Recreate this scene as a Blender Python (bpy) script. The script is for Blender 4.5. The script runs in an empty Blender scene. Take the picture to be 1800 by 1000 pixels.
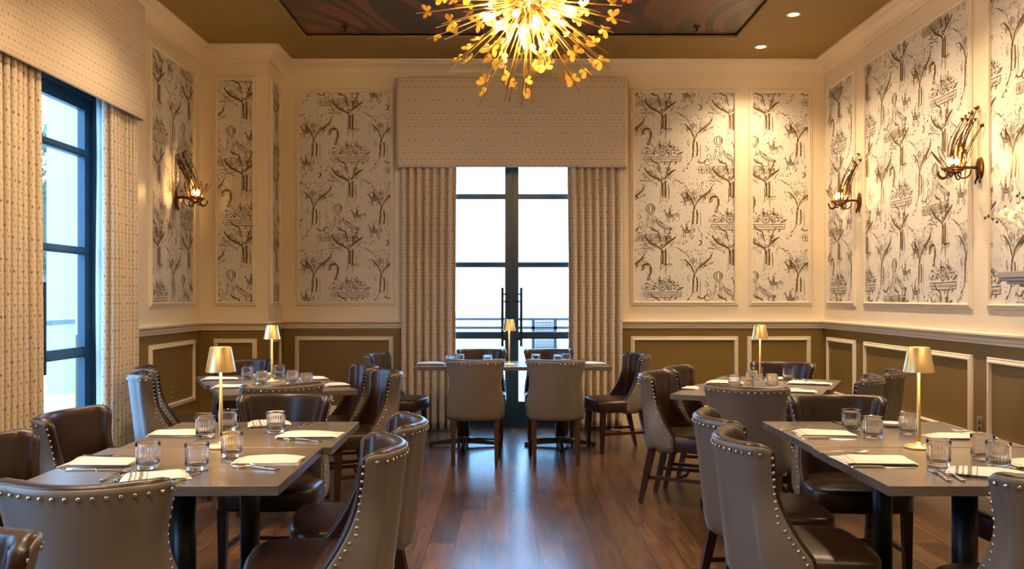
import bpy, bmesh, math, random
from mathutils import Vector, Matrix
PI = math.pi
R = math.radians
random.seed(7)
C = bpy.context.scene.collection
sc = bpy.context.scene

# ------------------------------------------------------------------ camera
H = 1.38; FPX = 1530.0; VX = 893.0; VY = 522.0
cam_d = bpy.data.cameras.new('camera'); cam = bpy.data.objects.new('camera', cam_d); C.objects.link(cam)
cam.location = (0, 0, H); cam.rotation_euler = (PI/2, 0, 0)
cam_d.sensor_width = 36; cam_d.lens = FPX/1800*36
cam_d.shift_x = (900-VX)/1800; cam_d.shift_y = (VY-500)/1800
cam_d.clip_start = 0.05; cam_d.clip_end = 200
sc.camera = cam

# ------------------------------------------------------------------ light and exposure
w = bpy.data.worlds.new('sky'); sc.world = w; w.use_nodes = True
bg = w.node_tree.nodes['Background']
bg.inputs[0].default_value = (0.30, 0.60, 1.0, 1); bg.inputs[1].default_value = 5.2
sun_d = bpy.data.lights.new('sun', 'SUN'); sun = bpy.data.objects.new('sun', sun_d); C.objects.link(sun)
sun_d.energy = 1.2; sun_d.angle = R(1.5); sun_d.color = (1, .96, .9)
sun.rotation_euler = (R(35), R(20), R(0))
vs = sc.view_settings
vs.view_transform = 'Standard'; vs.look = 'None'; vs.gamma = 1; vs.use_curve_mapping = False
vs.exposure = 1.15
sc.cycles.use_denoising = True
sc.cycles.max_bounces = 10; sc.cycles.transmission_bounces = 10; sc.cycles.transparent_max_bounces = 12
sc.cycles.sample_clamp_indirect = 2.5; sc.cycles.blur_glossy = 1.0
sc.cycles.caustics_refractive = False; sc.cycles.caustics_reflective = False

def at(x, y, z=0.0):                    # a point of the plane z seen at pixel (x, y)
    D = (H-z)*FPX/(y-VY)
    return Vector(((x-VX)*D/FPX, D, z))

# portals that help daylight sampling
def portal(loc, rot, sx, sy):
    d = bpy.data.lights.new('daylight_portal', 'AREA'); d.shape = 'RECTANGLE'; d.size = sx; d.size_y = sy
    d.cycles.is_portal = True
    o = bpy.data.objects.new('daylight_portal', d); C.objects.link(o); o.location = loc; o.rotation_euler = rot
portal((0.04, 9.36, 1.45), (-PI/2, 0, 0), 1.8, 2.9)
portal((-3.27, 5.68, 1.45), (0, -PI/2, 0), 2.9, 1.9)
portal((-3.27, 1.9, 1.45), (0, -PI/2, 0), 2.9, 1.9)

# ------------------------------------------------------------------ materials
class NT:
    def __init__(s, m): s.m = m; s.t = m.node_tree; s.b = s.t.nodes['Principled BSDF']
    def n(s, kind, **kw):
        nd = s.t.nodes.new(kind)
        for k, v in kw.items():
            if k.startswith('_'): nd.inputs[k[1:].replace('_', ' ')].default_value = v
            else: setattr(nd, k, v)
        return nd
    def l(s, a, b): s.t.links.new(a, b)
    def math(s, op, a, b=None, c=None):
        nd = s.t.nodes.new('ShaderNodeMath'); nd.operation = op
        for i, v in enumerate((a, b, c)):
            if v is None: continue
            if isinstance(v, (int, float)): nd.inputs[i].default_value = v
            else: s.l(v, nd.inputs[i])
        return nd.outputs[0]
    def mix(s, f, a, b, mode='MIX'):
        nd = s.t.nodes.new('ShaderNodeMix'); nd.data_type = 'RGBA'; nd.blend_type = mode
        for inp, v in ((nd.inputs[0], f), (nd.inputs[6], a), (nd.inputs[7], b)):
            if isinstance(v, (int, float)): inp.default_value = v
            elif isinstance(v, tuple): inp.default_value = (*v, 1) if len(v) == 3 else v
            else: s.l(v, inp)
        return nd.outputs[2]
    def ramp(s, f, stops, interp='LINEAR'):
        nd = s.t.nodes.new('ShaderNodeValToRGB'); e = nd.color_ramp.elements; nd.color_ramp.interpolation = interp
        while len(e) < len(stops): e.new(0.5)
        for el, (p, c) in zip(e, stops): el.position = p; el.color = (*c, 1)
        s.l(f, nd.inputs[0]); return nd.outputs[0]
    def bump(s, h, strength=.2, dist=.002):
        nd = s.n('ShaderNodeBump'); nd.inputs['Strength'].default_value = strength; nd.inputs['Distance'].default_value = dist
        s.l(h, nd.inputs['Height']); s.l(nd.outputs[0], s.b.inputs['Normal'])
M = {}
def mat(name, col, rough=.5, metal=0, emit=None, es=0, spec=.5, var=.06, vscale=6, bump=0, bscale=80, coat=0, sheen=0):
    m = bpy.data.materials.new(name); m.use_nodes = True; t = NT(m); b = t.b
    b.inputs['Base Color'].default_value = (*col, 1); b.inputs['Roughness'].default_value = rough
    b.inputs['Metallic'].default_value = metal; b.inputs['Specular IOR Level'].default_value = spec
    b.inputs['Coat Weight'].default_value = coat
    b.inputs['Sheen Weight'].default_value = sheen
    if emit: b.inputs['Emission Color'].default_value = (*emit, 1); b.inputs['Emission Strength'].default_value = es
    tc = t.n('ShaderNodeTexCoord')
    if var:
        nz = t.n('ShaderNodeTexNoise', _Scale=vscale, _Detail=4.0); t.l(tc.outputs['Object'], nz.inputs['Vector'])
        c = t.mix(nz.outputs[0], tuple(min(1, x*(1-var)) for x in col), tuple(min(1, x*(1+var)) for x in col))
        t.l(c, b.inputs['Base Color'])
    if bump:
        nb = t.n('ShaderNodeTexNoise', _Scale=bscale, _Detail=3.0); t.l(tc.outputs['Object'], nb.inputs['Vector'])
        t.bump(nb.outputs[0], bump)
    M[name] = m; return m
mat('cream', (.78, .68, .52), .42, var=.02, bump=.05, bscale=60)
mat('olive', (.205, .128, .032), .45, var=.05, vscale=3, bump=.08, bscale=120)
mat('olive_ceiling', (.27, .175, .05), .6, var=.06, vscale=1.5, bump=.1, bscale=20)
mat('paper', (.71, .66, .59), .62, var=.02)
mat('ink_brown', (.160, .100, .034), .42, metal=.2, var=.2, vscale=30)
mat('ink_grey', (.36, .33, .30), .5, var=.15, vscale=30)
mat('ink_black', (.175, .148, .115), .5, var=.2, vscale=30)
mat('steel_blue', (.018, .055, .085), .38, var=.05)
mat('black_metal', (.012, .012, .013), .38, metal=.3, var=.1)
mat('cover_taupe', (.152, .131, .114), .36, var=.05, vscale=4, bump=.12, bscale=220)
mat('leather_brown', (.029, .0135, .0095), .33, var=.15, vscale=5, bump=.15, bscale=180)
mat('nail', (.62, .52, .42), .22, metal=1, var=0)
mat('chair_wood', (.038, .012, .0075), .32, var=.25, vscale=14, bump=.05)
mat('brass', (.86, .64, .30), .40, metal=1, var=.04)
mat('brass_stem', (.78, .50, .16), .3, metal=1, var=.04)
mat('gold_leaf', (.85, .50, .09), .38, metal=.75, var=.12, vscale=20)
mat('bronze', (.11, .052, .02), .38, metal=.85, var=.3, vscale=40)
mat('cutlery', (.72, .69, .64), .16, metal=1, var=0)
mat('outlet', (.42, .32, .15), .35, metal=.6, var=0)
mat('outlet_dark', (.05, .04, .03), .4, var=0)
mat('shelf_paint', (.42, .36, .25), .35, metal=.3, var=.08)
mat('vase', (.82, .80, .78), .3, var=.02)
mat('petal', (.86, .82, .74), .5, var=.04)
mat('green', (.07, .11, .025), .4, var=.2, vscale=20)
mat('yellow', (.7, .45, .06), .5, var=.1)
mat('stucco', (.86, .86, .85), .8, var=.03, vscale=.6)
mat('pier_stone', (.34, .32, .30), .8, var=.05)
mat('grey_render', (.34, .32, .30), .8, var=.05)
mat('pave', (.45, .45, .45), .8, var=.1)
mat('foliage', (.055, .09, .015), .6, var=.5, vscale=5)
mat('bark', (.12, .09, .06), .8, var=.2)
mat('ext_glass', (.10, .15, .20), .15, var=.1)
mat('mesh_metal', (.10, .10, .12), .5, metal=.4, var=.05)
mat('orange_wall', (.35, .13, .08), .7, var=.05)
mat('bulb_sconce', (1, .8, .5), .4, emit=(1, .43, .085), es=22, var=0)
mat('bulb_chandelier', (1, .85, .6), .4, emit=(1, .60, .22), es=360, var=0)
mat('lamp_led', (1, .8, .5), .4, emit=(1, .62, .25), es=30, var=0)
mat('down_disc', (1, .9, .8), .4, emit=(1, .70, .42), es=26, var=0)
mat('down_ring', (.85, .72, .5), .3, metal=.4, var=0)
mat('sprinkler', (.05, .035, .02), .3, metal=.7, var=0)
mat('porcelain', (.8, .78, .74), .15, var=0)
mat('amber_glass', (.7, .34, .07), .15, emit=(1, .45, .08), es=.5, var=0)

def m_glass(name, col=(1, 1, 1), ior=1.48, rough=0.0):
    m = bpy.data.materials.new(name); m.use_nodes = True; b = m.node_tree.nodes['Principled BSDF']
    b.inputs['Base Color'].default_value = (*col, 1); b.inputs['Transmission Weight'].default_value = 1
    b.inputs['Roughness'].default_value = rough; b.inputs['IOR'].default_value = ior; M[name] = m
m_glass('tumbler_glass', (1, 1, 1), 1.38)
def m_pane():                            # clear window pane: mostly straight through, with the reflection of glass
    m = bpy.data.materials.new('pane'); m.use_nodes = True; t = m.node_tree; t.nodes.clear()
    o = t.nodes.new('ShaderNodeOutputMaterial'); mx = t.nodes.new('ShaderNodeMixShader')
    tr = t.nodes.new('ShaderNodeBsdfTransparent'); gl = t.nodes.new('ShaderNodeBsdfGlossy'); fr = t.nodes.new('ShaderNodeFresnel')
    tr.inputs[0].default_value = (.93, .97, 1, 1); gl.inputs['Roughness'].default_value = .01; fr.inputs[0].default_value = 1.45
    ge = t.nodes.new('ShaderNodeNewGeometry'); mm = t.nodes.new('ShaderNodeMath'); mm.operation = 'MULTIPLY'; sb = t.nodes.new('ShaderNodeMath'); sb.operation = 'SUBTRACT'; sb.inputs[0].default_value = 1
    t.links.new(ge.outputs['Backfacing'], sb.inputs[1]); t.links.new(sb.outputs[0], mm.inputs[0]); t.links.new(fr.outputs[0], mm.inputs[1]); t.links.new(mm.outputs[0], mx.inputs[0]); t.links.new(tr.outputs[0], mx.inputs[1]); t.links.new(gl.outputs[0], mx.inputs[2])
    t.links.new(mx.outputs[0], o.inputs[0]); M['pane'] = m
m_pane()

def m_floor():
    m = bpy.data.materials.new('floor_wood'); m.use_nodes = True; t = NT(m)
    g = t.n('ShaderNodeTexCoord'); sp = t.n('ShaderNodeSeparateXYZ'); t.l(g.outputs['Object'], sp.inputs[0])
    cb = t.n('ShaderNodeCombineXYZ'); t.l(sp.outputs[1], cb.inputs[0]); t.l(t.math('ADD', sp.outputs[0], -.01), cb.inputs[1])
    br = t.n('ShaderNodeTexBrick', offset=.37, offset_frequency=2, squash=1)
    for k, v in (('Scale', 1.0), ('Brick Width', 1.22), ('Row Height', .152), ('Mortar Size', .0022), ('Mortar Smooth', .2), ('Bias', 0.0)): br.inputs[k].default_value = v
    br.inputs['Color1'].default_value = (0, 0, 0, 1); br.inputs['Color2'].default_value = (1, 1, 1, 1); br.inputs['Mortar'].default_value = (.5, .5, .5, 1)
    t.l(cb.outputs[0], br.inputs['Vector'])
    base = t.ramp(br.outputs['Color'], [(0, (.040, .022, .015)), (.35, (.076, .039, .022)), (.7, (.125, .064, .032)), (1, (.066, .035, .022))])
    mp = t.n('ShaderNodeMapping'); mp.inputs['Scale'].default_value = (18, 1.3, 1); t.l(g.outputs['Object'], mp.inputs['Vector'])
    off = t.n('ShaderNodeVectorMath', operation='ADD'); t.l(mp.outputs[0], off.inputs[0])
    sc_ = t.n('ShaderNodeVectorMath', operation='SCALE'); t.l(br.outputs['Color'], sc_.inputs[0]); sc_.inputs['Scale'].default_value = 30
    t.l(sc_.outputs[0], off.inputs[1])
    nz = t.n('ShaderNodeTexNoise', _Scale=1.6, _Detail=8.0, _Distortion=1.2); t.l(off.outputs[0], nz.inputs['Vector'])
    gr = t.ramp(nz.outputs[0], [(.3, (.50, .48, .47)), (.52, (1, 1, 1)), (.75, (1.5, 1.45, 1.4))])
    col = t.mix(1.0, base, gr, 'MULTIPLY')
    col = t.mix(br.outputs['Fac'], col, (.016, .008, .006)); t.l(col, t.b.inputs['Base Color'])
    rr = t.n('ShaderNodeTexNoise', _Scale=2.5, _Detail=6.0); t.l(off.outputs[0], rr.inputs['Vector'])
    t.l(t.math('MULTIPLY_ADD', rr.outputs[0], .08, .22), t.b.inputs['Roughness'])
    t.b.inputs['Specular IOR Level'].default_value = .7
    h = t.math('SUBTRACT', nz.outputs[0], t.math('MULTIPLY', br.outputs['Fac'], 2.0)); t.bump(h, .025, .001)
    M['floor_wood'] = m
m_floor()
def m_laminate():
    m = bpy.data.materials.new('table_laminate'); m.use_nodes = True; t = NT(m)
    g = t.n('ShaderNodeTexCoord')
    mp = t.n('ShaderNodeMapping'); mp.inputs['Scale'].default_value = (3, 9, 20); t.l(g.outputs['Object'], mp.inputs['Vector'])
    a = t.n('ShaderNodeTexNoise', _Scale=2.2, _Detail=8.0, _Roughness=.7); t.l(mp.outputs[0], a.inputs['Vector'])
    b_ = t.n('ShaderNodeTexNoise', _Scale=160.0, _Detail=2.0); t.l(g.outputs['Object'], b_.inputs['Vector'])
    c = t.ramp(a.outputs[0], [(.3, (.085, .068, .056)), (.7, (.150, .122, .100))])
    c = t.mix(t.math('GREATER_THAN', b_.outputs[0], .70), c, (.15, .125, .105)); t.l(c, t.b.inputs['Base Color'])
    t.b.inputs['Roughness'].default_value = .27; t.b.inputs['Specular IOR Level'].default_value = .65; t.bump(b_.outputs[0], .05); M['table_laminate'] = m
m_laminate()
def m_fabric(name, base, dark, k=1.0):
    m = bpy.data.materials.new(name); m.use_nodes = True; t = NT(m)
    uv = t.n('ShaderNodeUVMap'); sp = t.n('ShaderNodeSeparateXYZ'); t.l(uv.outputs[0], sp.inputs[0])
    U, V = sp.outputs[0], sp.outputs[1]
    def dots(px, py, ox, oy, rx, ry):
        fx = t.math('SUBTRACT', t.math('FRACT', t.math('MULTIPLY_ADD', U, 1/px, ox)), .5)
        fy = t.math('SUBTRACT', t.math('FRACT', t.math('MULTIPLY_ADD', V, 1/py, oy)), .5)
        fx = t.math('MULTIPLY', fx, px/rx); fy = t.math('MULTIPLY', fy, py/ry)
        d = t.math('ADD', t.math('MULTIPLY', fx, fx), t.math('MULTIPLY', fy, fy))
        return t.math('LESS_THAN', d, 1.0)
    P, Q = .061*k, .133*k
    cl = None
    k = k*.90
    for (ox, oy, rx, ry) in ((0, 0, .0058, .0085), (.07, -.05, .0035, .004), (.5, .5, .0058, .0065), (.58, .45, .003, .004),
                             (0, .5, .0035, .006), (.5, 0, .0035, .006), (.25, .25, .0035, .0045), (.75, .25, .0035, .0045), (.25, .75, .0035, .0045), (.75, .75, .0035, .0045)):
        d = dots(P, Q, ox, oy, rx*k, ry*k); cl = d if cl is None else t.math('MAXIMUM', cl, d)
    for (ox, oy) in ((0, 0), (.5, .5)):
        d = dots(P/2, Q/4, ox+.25, oy+.25, .0016*k, .0022*k); cl = t.math('MAXIMUM', cl, d)
    nz = t.n('ShaderNodeTexNoise', _Scale=300.0, _Detail=2.0)
    bl = t.math('MULTIPLY', cl, t.math('MULTIPLY_ADD', nz.outputs[0], .5, .5))
    t.l(t.mix(bl, base, dark), t.b.inputs['Base Color'])
    t.b.inputs['Roughness'].default_value = .85; t.b.inputs['Specular IOR Level'].default_value = .2
    t.bump(nz.outputs[0], .1); M[name] = m
m_fabric('curtain_fabric', (.64, .535, .42), (.10, .065, .035))
m_fabric('pelmet_fabric', (.64, .535, .42), (.12, .08, .05))
def m_napkin(name, stripes):
    m = bpy.data.materials.new(name); m.use_nodes = True; t = NT(m)
    uv = t.n('ShaderNodeUVMap'); sp = t.n('ShaderNodeSeparateXYZ'); t.l(uv.outputs[0], sp.inputs[0]); U = sp.outputs[0]
    s = None
    for a, b in stripes:
        d = t.math('MULTIPLY', t.math('GREATER_THAN', U, a), t.math('LESS_THAN', U, b)); s = d if s is None else t.math('MAXIMUM', s, d)
    t.l(t.mix(s, (.66, .64, .62), (.20, .17, .15)), t.b.inputs['Base Color']); t.b.inputs['Roughness'].default_value = .85
    nz = t.n('ShaderNodeTexNoise', _Scale=40.0, _Detail=3.0); t.bump(nz.outputs[0], .3, .003); M[name] = m
m_napkin('napkin_cloth', ((.045, .052), (.066, .075), (.088, .094)))
m_napkin('napkin_striped', ((.08, .12), (.17, .19), (.24, .30), (.36, .375)))
def m_mural():
    m = bpy.data.materials.new('mural_paint'); m.use_nodes = True; t = NT(m)
    g = t.n('ShaderNodeTexCoord')
    mp = t.n('ShaderNodeMapping'); mp.inputs['Scale'].default_value = (.75, .38, 1); mp.inputs['Location'].default_value = (1.3, .4, 0)
    t.l(g.outputs['Object'], mp.inputs['Vector'])
    nz = t.n('ShaderNodeTexNoise', _Scale=.75, _Detail=1.0); t.l(mp.outputs[0], nz.inputs['Vector'])
    sb = t.n('ShaderNodeVectorMath', operation='SUBTRACT'); t.l(nz.outputs['Color'], sb.inputs[0]); sb.inputs[1].default_value = (.5, .5, .5)
    sc_ = t.n('ShaderNodeVectorMath', operation='SCALE'); t.l(sb.outputs[0], sc_.inputs[0]); sc_.inputs['Scale'].default_value = 3.2
    ad = t.n('ShaderNodeVectorMath', operation='ADD'); t.l(mp.outputs[0], ad.inputs[0]); t.l(sc_.outputs[0], ad.inputs[1])
    n2 = t.n('ShaderNodeTexNoise', _Scale=1.1, _Detail=.3); t.l(ad.outputs[0], n2.inputs['Vector'])
    s = t.math('SINE', t.math('MULTIPLY', n2.outputs[0], 62.0))
    c = t.ramp(t.math('MULTIPLY_ADD', s, .5, .5), [(.36, (.030, .021, .015)), (.46, (.14, .036, .020)), (.8, (.20, .054, .028)), (1, (.13, .040, .024))])
    big = t.n('ShaderNodeTexNoise', _Scale=.5, _Detail=1.0); t.l(g.outputs['Object'], big.inputs['Vector'])
    c = t.mix(t.ramp(big.outputs[0], [(.45, (0, 0, 0)), (.62, (.8, .8, .8))]), c, (.055, .037, .024))
    t.l(c, t.b.inputs['Base Color']); t.b.inputs['Roughness'].default_value = .35; M['mural_paint'] = m
m_mural()

# ------------------------------------------------------------------ mesh helpers
class MB:
    def __init__(s): s.v = []; s.f = []; s.mi = []; s.uv = []; s.sm = []
    def add(s, verts, faces, mi=0, uvs=None, smooth=False, mtx=None):
        o = len(s.v)
        s.v += [tuple(mtx @ Vector(p)) if mtx else tuple(p) for p in verts]
        for k, f in enumerate(faces):
            s.f.append([i+o for i in f]); s.mi.append(mi); s.sm.append(smooth)
            s.uv.append([uvs[i] for i in f] if uvs else [(0, 0)]*len(f))
        return s
    def box(s, x0, x1, y0, y1, z0, z1, mi=0, bev=0, mtx=None):
        if bev <= 0:
            v = [(x, y, z) for z in (z0, z1) for y in (y0, y1) for x in (x0, x1)]
            f = [(0, 2, 3, 1), (4, 5, 7, 6), (0, 1, 5, 4), (2, 6, 7, 3), (0, 4, 6, 2), (1, 3, 7, 5)]
            return s.add(v, f, mi, mtx=mtx)
        b = bmesh.new(); bmesh.ops.create_cube(b, size=1)
        for q in b.verts: q.co = Vector(((x0+x1)/2+q.co.x*(x1-x0), (y0+y1)/2+q.co.y*(y1-y0), (z0+z1)/2+q.co.z*(z1-z0)))
        bmesh.ops.bevel(b, geom=list(b.edges), offset=bev, segments=2, profile=.5, affect='EDGES')
        return s.bm(b, mi, mtx)
    def bm(s, b, mi=0, mtx=None, smooth=False):
        b.verts.ensure_lookup_table(); b.verts.index_update()
        s.add([v.co.copy() for v in b.verts], [[v.index for v in f.verts] for f in b.faces], mi, mtx=mtx, smooth=smooth); b.free(); return s
    def tube(s, path, r, n=8, mi=0, caps=True, closed=False, flat=1.0, mtx=None):
        P = [Vector(p) for p in path]; N = len(P); rs = r if isinstance(r, (list, tuple)) else [r]*N
        vs_ = []; T0 = None; up = None
        for i in range(N):
            a = P[(i-1) % N] if (closed or i > 0) else P[i]; b = P[(i+1) % N] if (closed or i < N-1) else P[i]
            T = (b-a).normalized() if (b-a).length > 1e-9 else Vector((0, 0, 1))
            if up is None: up = Vector((0, 0, 1)) if abs(T.z) < .9 else Vector((0, 1, 0))
            X = T.cross(up)
            if X.length < 1e-6: up = Vector((1, 0, 0)); X = T.cross(up)
            X.normalize(); Y = X.cross(T).normalized(); up = Y
            for k in range(n):
                an = 2*PI*k/n; vs_.append(P[i]+X*math.cos(an)*rs[i]+Y*math.sin(an)*rs[i]*flat)
        fs = []
        for i in range(N if closed else N-1):
            j = (i+1) % N
            for k in range(n): fs.append((i*n+k, i*n+(k+1) % n, j*n+(k+1) % n, j*n+k))
        if caps and not closed: fs.append(list(range(n))[::-1]); fs.append([(N-1)*n+k for k in range(n)])
        return s.add(vs_, fs, mi, smooth=True, mtx=mtx)
    def lathe(s, prof, n=32, mi=0, c=(0, 0), mtx=None, rib=None):
        vs_ = []; fs = []
        for (r, z) in prof:
            for k in range(n):
                a = 2*PI*k/n; vs_.append((c[0]+r*math.cos(a), c[1]+r*math.sin(a), z))
        for i in range(len(prof)-1):
            for k in range(n): fs.append((i*n+k, i*n+(k+1) % n, (i+1)*n+(k+1) % n, (i+1)*n+k))
        if prof[0][0] > 1e-5 and prof[0] != prof[-1]: fs.append(list(range(n))[::-1])
        if prof[-1][0] > 1e-5 and prof[0] != prof[-1]: fs.append([(len(prof)-1)*n+k for k in range(n)])
        return s.add(vs_, fs, mi, smooth=True, mtx=mtx)
    def ball(s, c, r, n=8, mi=0, sc3=(1, 1, 1), mtx=None):
        c = Vector(c); prof = [(math.sin(PI*i/n), -math.cos(PI*i/n)) for i in range(n+1)]
        vs_ = []; fs = []; m = n*2
        for (a, z) in prof:
            for k in range(m): an = 2*PI*k/m; vs_.append(c+Vector((a*math.cos(an)*r*sc3[0], a*math.sin(an)*r*sc3[1], z*r*sc3[2])))
        for i in range(n):
            for k in range(m): fs.append((i*m+k, i*m+(k+1) % m, (i+1)*m+(k+1) % m, (i+1)*m+k))
        return s.add(vs_, fs, mi, smooth=True, mtx=mtx)
    def grid(s, pts, uvs=None, mi=0, smooth=True, flip=False):      # pts[row][col]
        nr, nc = len(pts), len(pts[0]); v = [p for r_ in pts for p in r_]; u = [p for r_ in uvs for p in r_] if uvs else None
        f = [(i*nc+j, i*nc+j+1, (i+1)*nc+j+1, (i+1)*nc+j) for i in range(nr-1) for j in range(nc-1)]
        if flip: f = [q[::-1] for q in f]
        return s.add(v, f, mi, uvs=u, smooth=smooth)
    def mesh(s, name, mats):
        me = bpy.data.meshes.new(name); me.from_pydata(s.v, [], s.f)
        for m in (mats if isinstance(mats, (list, tuple)) else [mats]): me.materials.append(M[m])
        uvl = me.uv_layers.new(name='UVMap'); k = 0
        for p, mi, sm, u in zip(me.polygons, s.mi, s.sm, s.uv):
            p.material_index = mi; p.use_smooth = sm
            for q in range(len(u)): uvl.data[p.loop_start+q].uv = u[q]
        me.update(); return me
    def build(s, name, mats, parent=None, clean=False):
        me = s.mesh(name, mats)
        if clean:
            b = bmesh.new(); b.from_mesh(me); bmesh.ops.remove_doubles(b, verts=b.verts, dist=1e-5); bmesh.ops.recalc_face_normals(b, faces=b.faces); b.to_mesh(me); b.free()
        o = bpy.data.objects.new(name, me); C.objects.link(o)
        if parent: o.parent = parent
        return o
def tag(o, label=None, cat=None, group=None, kind=None):
    if label: o['label'] = label
    if cat: o['category'] = cat
    if group: o['group'] = group
    if kind: o['kind'] = kind
    return o
def thing(name, label, cat, loc=(0, 0, 0), rz=0, group=None):
    o = bpy.data.objects.new(name, None); C.objects.link(o); o.empty_display_size = .1
    o.location = loc; o.rotation_euler = (0, 0, rz); return tag(o, label, cat, group)
def struct(mb, name, mats, label=None, **k):
    return tag(mb.build(name, mats, **k), label, None, None, 'structure')
def copy_tree(o, parent=None):
    c = o.copy(); C.objects.link(c)
    if parent: c.parent = parent
    for ch in KIDS.get(o.name, list(o.children)): copy_tree(ch, c)
    return c
KIDS = {}
def dup(o, loc, rz, label, group=None):
    c = copy_tree(o); c.location = loc; c.rotation_euler = (0, 0, rz); c['label'] = label
    if group: c['group'] = group
    return c
def crv(pts, n=6):                      # Catmull-Rom through points of any dimension
    P = [Vector(p) for p in pts]; P = [P[0]*2-P[1]]+P+[P[-1]*2-P[-2]]; out = []
    for i in range(1, len(P)-2):
        for k in range(n):
            t = k/n; a, b, c, d = P[i-1:i+3]
            out.append(.5*((2*b)+(c-a)*t+(2*a-5*b+4*c-d)*t*t+(3*b-a-3*c+d)*t**3))
    out.append(P[-2]); return out

# ------------------------------------------------------------------ the room
XL, XR, YB, YP, XP, YF = -3.05, 3.32, 9.14, 8.60, -2.37, -2.6
ZC = 3.845; TH = .26
OB = (-.92, 1.00); OL = (4.70, 6.66); OL2 = (.92, 2.88); ZO = 2.95

fl = MB().box(XL-.26, XR+.26, YF-.26, YB+.26, -.12, 0); struct(fl, 'floor', 'floor_wood', 'dark brown wood plank floor')
def wallbox(mb, x0, x1, y0, y1, z0=0, z1=ZC+.1):
    ZR = 1.09
    if z0 < ZR: mb.box(x0, x1, y0, y1, z0, min(z1, ZR), 1)
    if z1 > ZR: mb.box(x0, x1, y0, y1, max(z0, ZR), z1, 0)
wb = MB(); wallbox(wb, XL-TH, OB[0], YB, YB+TH); wallbox(wb, OB[1], XR+TH, YB, YB+TH); wallbox(wb, OB[0], OB[1], YB, YB+TH, ZO)
struct(wb, 'wall_back', ['cream', 'olive'], 'cream wall with olive dado at the end of the room')
wl = MB()
for a, b in ((YF, OL2[0]), (OL2[1], OL[0]), (OL[1], YB)): wallbox(wl, XL-TH, XL, a, b)
for a, b in (OL, OL2): wallbox(wl, XL-TH, XL, a, b, ZO)
struct(wl, 'wall_left', ['cream', 'olive'], 'cream wall with olive dado on the left')
wr = MB(); wallbox(wr, XR, XR+TH, YF, YB); struct(wr, 'wall_right', ['cream', 'olive'], 'cream wall with olive dado on the right')
wf = MB(); wallbox(wf, XL-TH, XR+TH, YF-TH, YF); struct(wf, 'wall_front', ['cream', 'olive'])
wp = MB(); wallbox(wp, XL, XP, YP, YB, 0, ZC); struct(wp, 'wall_corner', ['cream', 'olive'], 'boxed-out corner of the wall at the back left')
MX = (-1.90, 2.15); MY = (1.9, 8.20)
ce = MB()
ce.box(XL-TH, MX[0], YF-TH, YB+TH, ZC, ZC+.2); ce.box(MX[1], XR+TH, YF-TH, YB+TH, ZC, ZC+.2)
ce.box(MX[0], MX[1], YF-TH, MY[0], ZC, ZC+.2); ce.box(MX[0], MX[1], MY[1], YB+TH, ZC, ZC+.2)
ce.box(MX[0], MX[1], MY[0], MY[1], ZC+.08, ZC+.2)
struct(ce, 'ceiling', 'olive_ceiling', 'olive painted ceiling')
mu = MB().box(MX[0]+.002, MX[1]-.002, MY[0]+.002, MY[1]-.002, ZC+.010, ZC+.03).build('ceiling_mural', 'mural_paint')
tag(mu, 'dark ceiling mural of swirling red and brown bands', 'mural')

def sweep(path, prof, closed=False):     # path: 2D polyline, prof: (offset to the left of travel, z); returns MB
    mb = MB(); P = [Vector(p) for p in path]; N = len(P); rows = []
    for i in range(N):
        d0 = (P[i]-P[i-1]).normalized() if (i > 0 or closed) else None
        d1 = (P[(i+1) % N]-P[i]).normalized() if (i < N-1 or closed) else None
        if d0 is None: d0 = d1
        if d1 is None: d1 = d0
        n0 = Vector((-d0.y, d0.x)); n1 = Vector((-d1.y, d1.x)); m = (n0+n1).normalized(); k = 1/max(.3, m.dot(n0))
        rows.append([(P[i].x+m.x*k*o, P[i].y+m.y*k*o, z) for (o, z) in prof])
    if closed: rows.append(rows[0])
    mb.grid(rows, smooth=False)
    if not closed:
        n = len(prof); L = len(mb.v)
        mb.f.append(list(range(n))[::-1]); mb.f.append([L-n+i for i in range(n)])
        for _ in range(2): mb.mi.append(0); mb.sm.append(False); mb.uv.append([(0, 0)]*n)
    return mb
room = [(XR, YF), (XR, YB), (XP, YB), (XP, YP), (XL, YP), (XL, YF)]     # counter-clockwise: room lies left of travel
crown = [(0, 3.70), (.018, 3.70), (.022, 3.715), (.022, 3.722), (.030, 3.728), (.034, 3.745), (.050, 3.770), (.078, 3.792), (.100, 3.800), (.108, 3.803), (.112, 3.815), (.122, 3.820), (.134, 3.828), (.138, 3.846), (0, 3.846)]
struct(sweep(room, crown), 'trim_1', 'cream', 'cream crown moulding round the top of the walls')
rail = [(0, 1.05), (.012, 1.052), (.014, 1.07), (.022, 1.078), (.024, 1.092), (.030, 1.100), (.046, 1.112), (.052, 1.118), (.052, 1.130), (.047, 1.136), (0, 1.138)]
base_ = [(0, .0), (.020, .0), (.020, .175), (.016, .185), (.018, .20), (.012, .215), (.006, .235), (0, .240)]
r_right = [(XR, YF), (XR, YB), (1.06, YB)]
r_left = [(-.98, YB), (XP, YB), (XP, YP), (XL, YP), (XL, OL[1]+.07)]
r_l2 = [(XL, OL[0]-.07), (XL, OL2[1]+.07)]; r_l3 = [(XL, OL2[0]-.07), (XL, YF)]
n = 2
for nm, pth in (('right', r_right), ('left', r_left), ('left_middle', r_l2), ('left_front', r_l3)):
    struct(sweep(pth, rail), 'trim_%d' % n, 'cream', 'cream chair rail between white wall and olive dado'); n += 1
    struct(sweep(pth, base_), 'baseboard_'+nm, 'cream')

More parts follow.
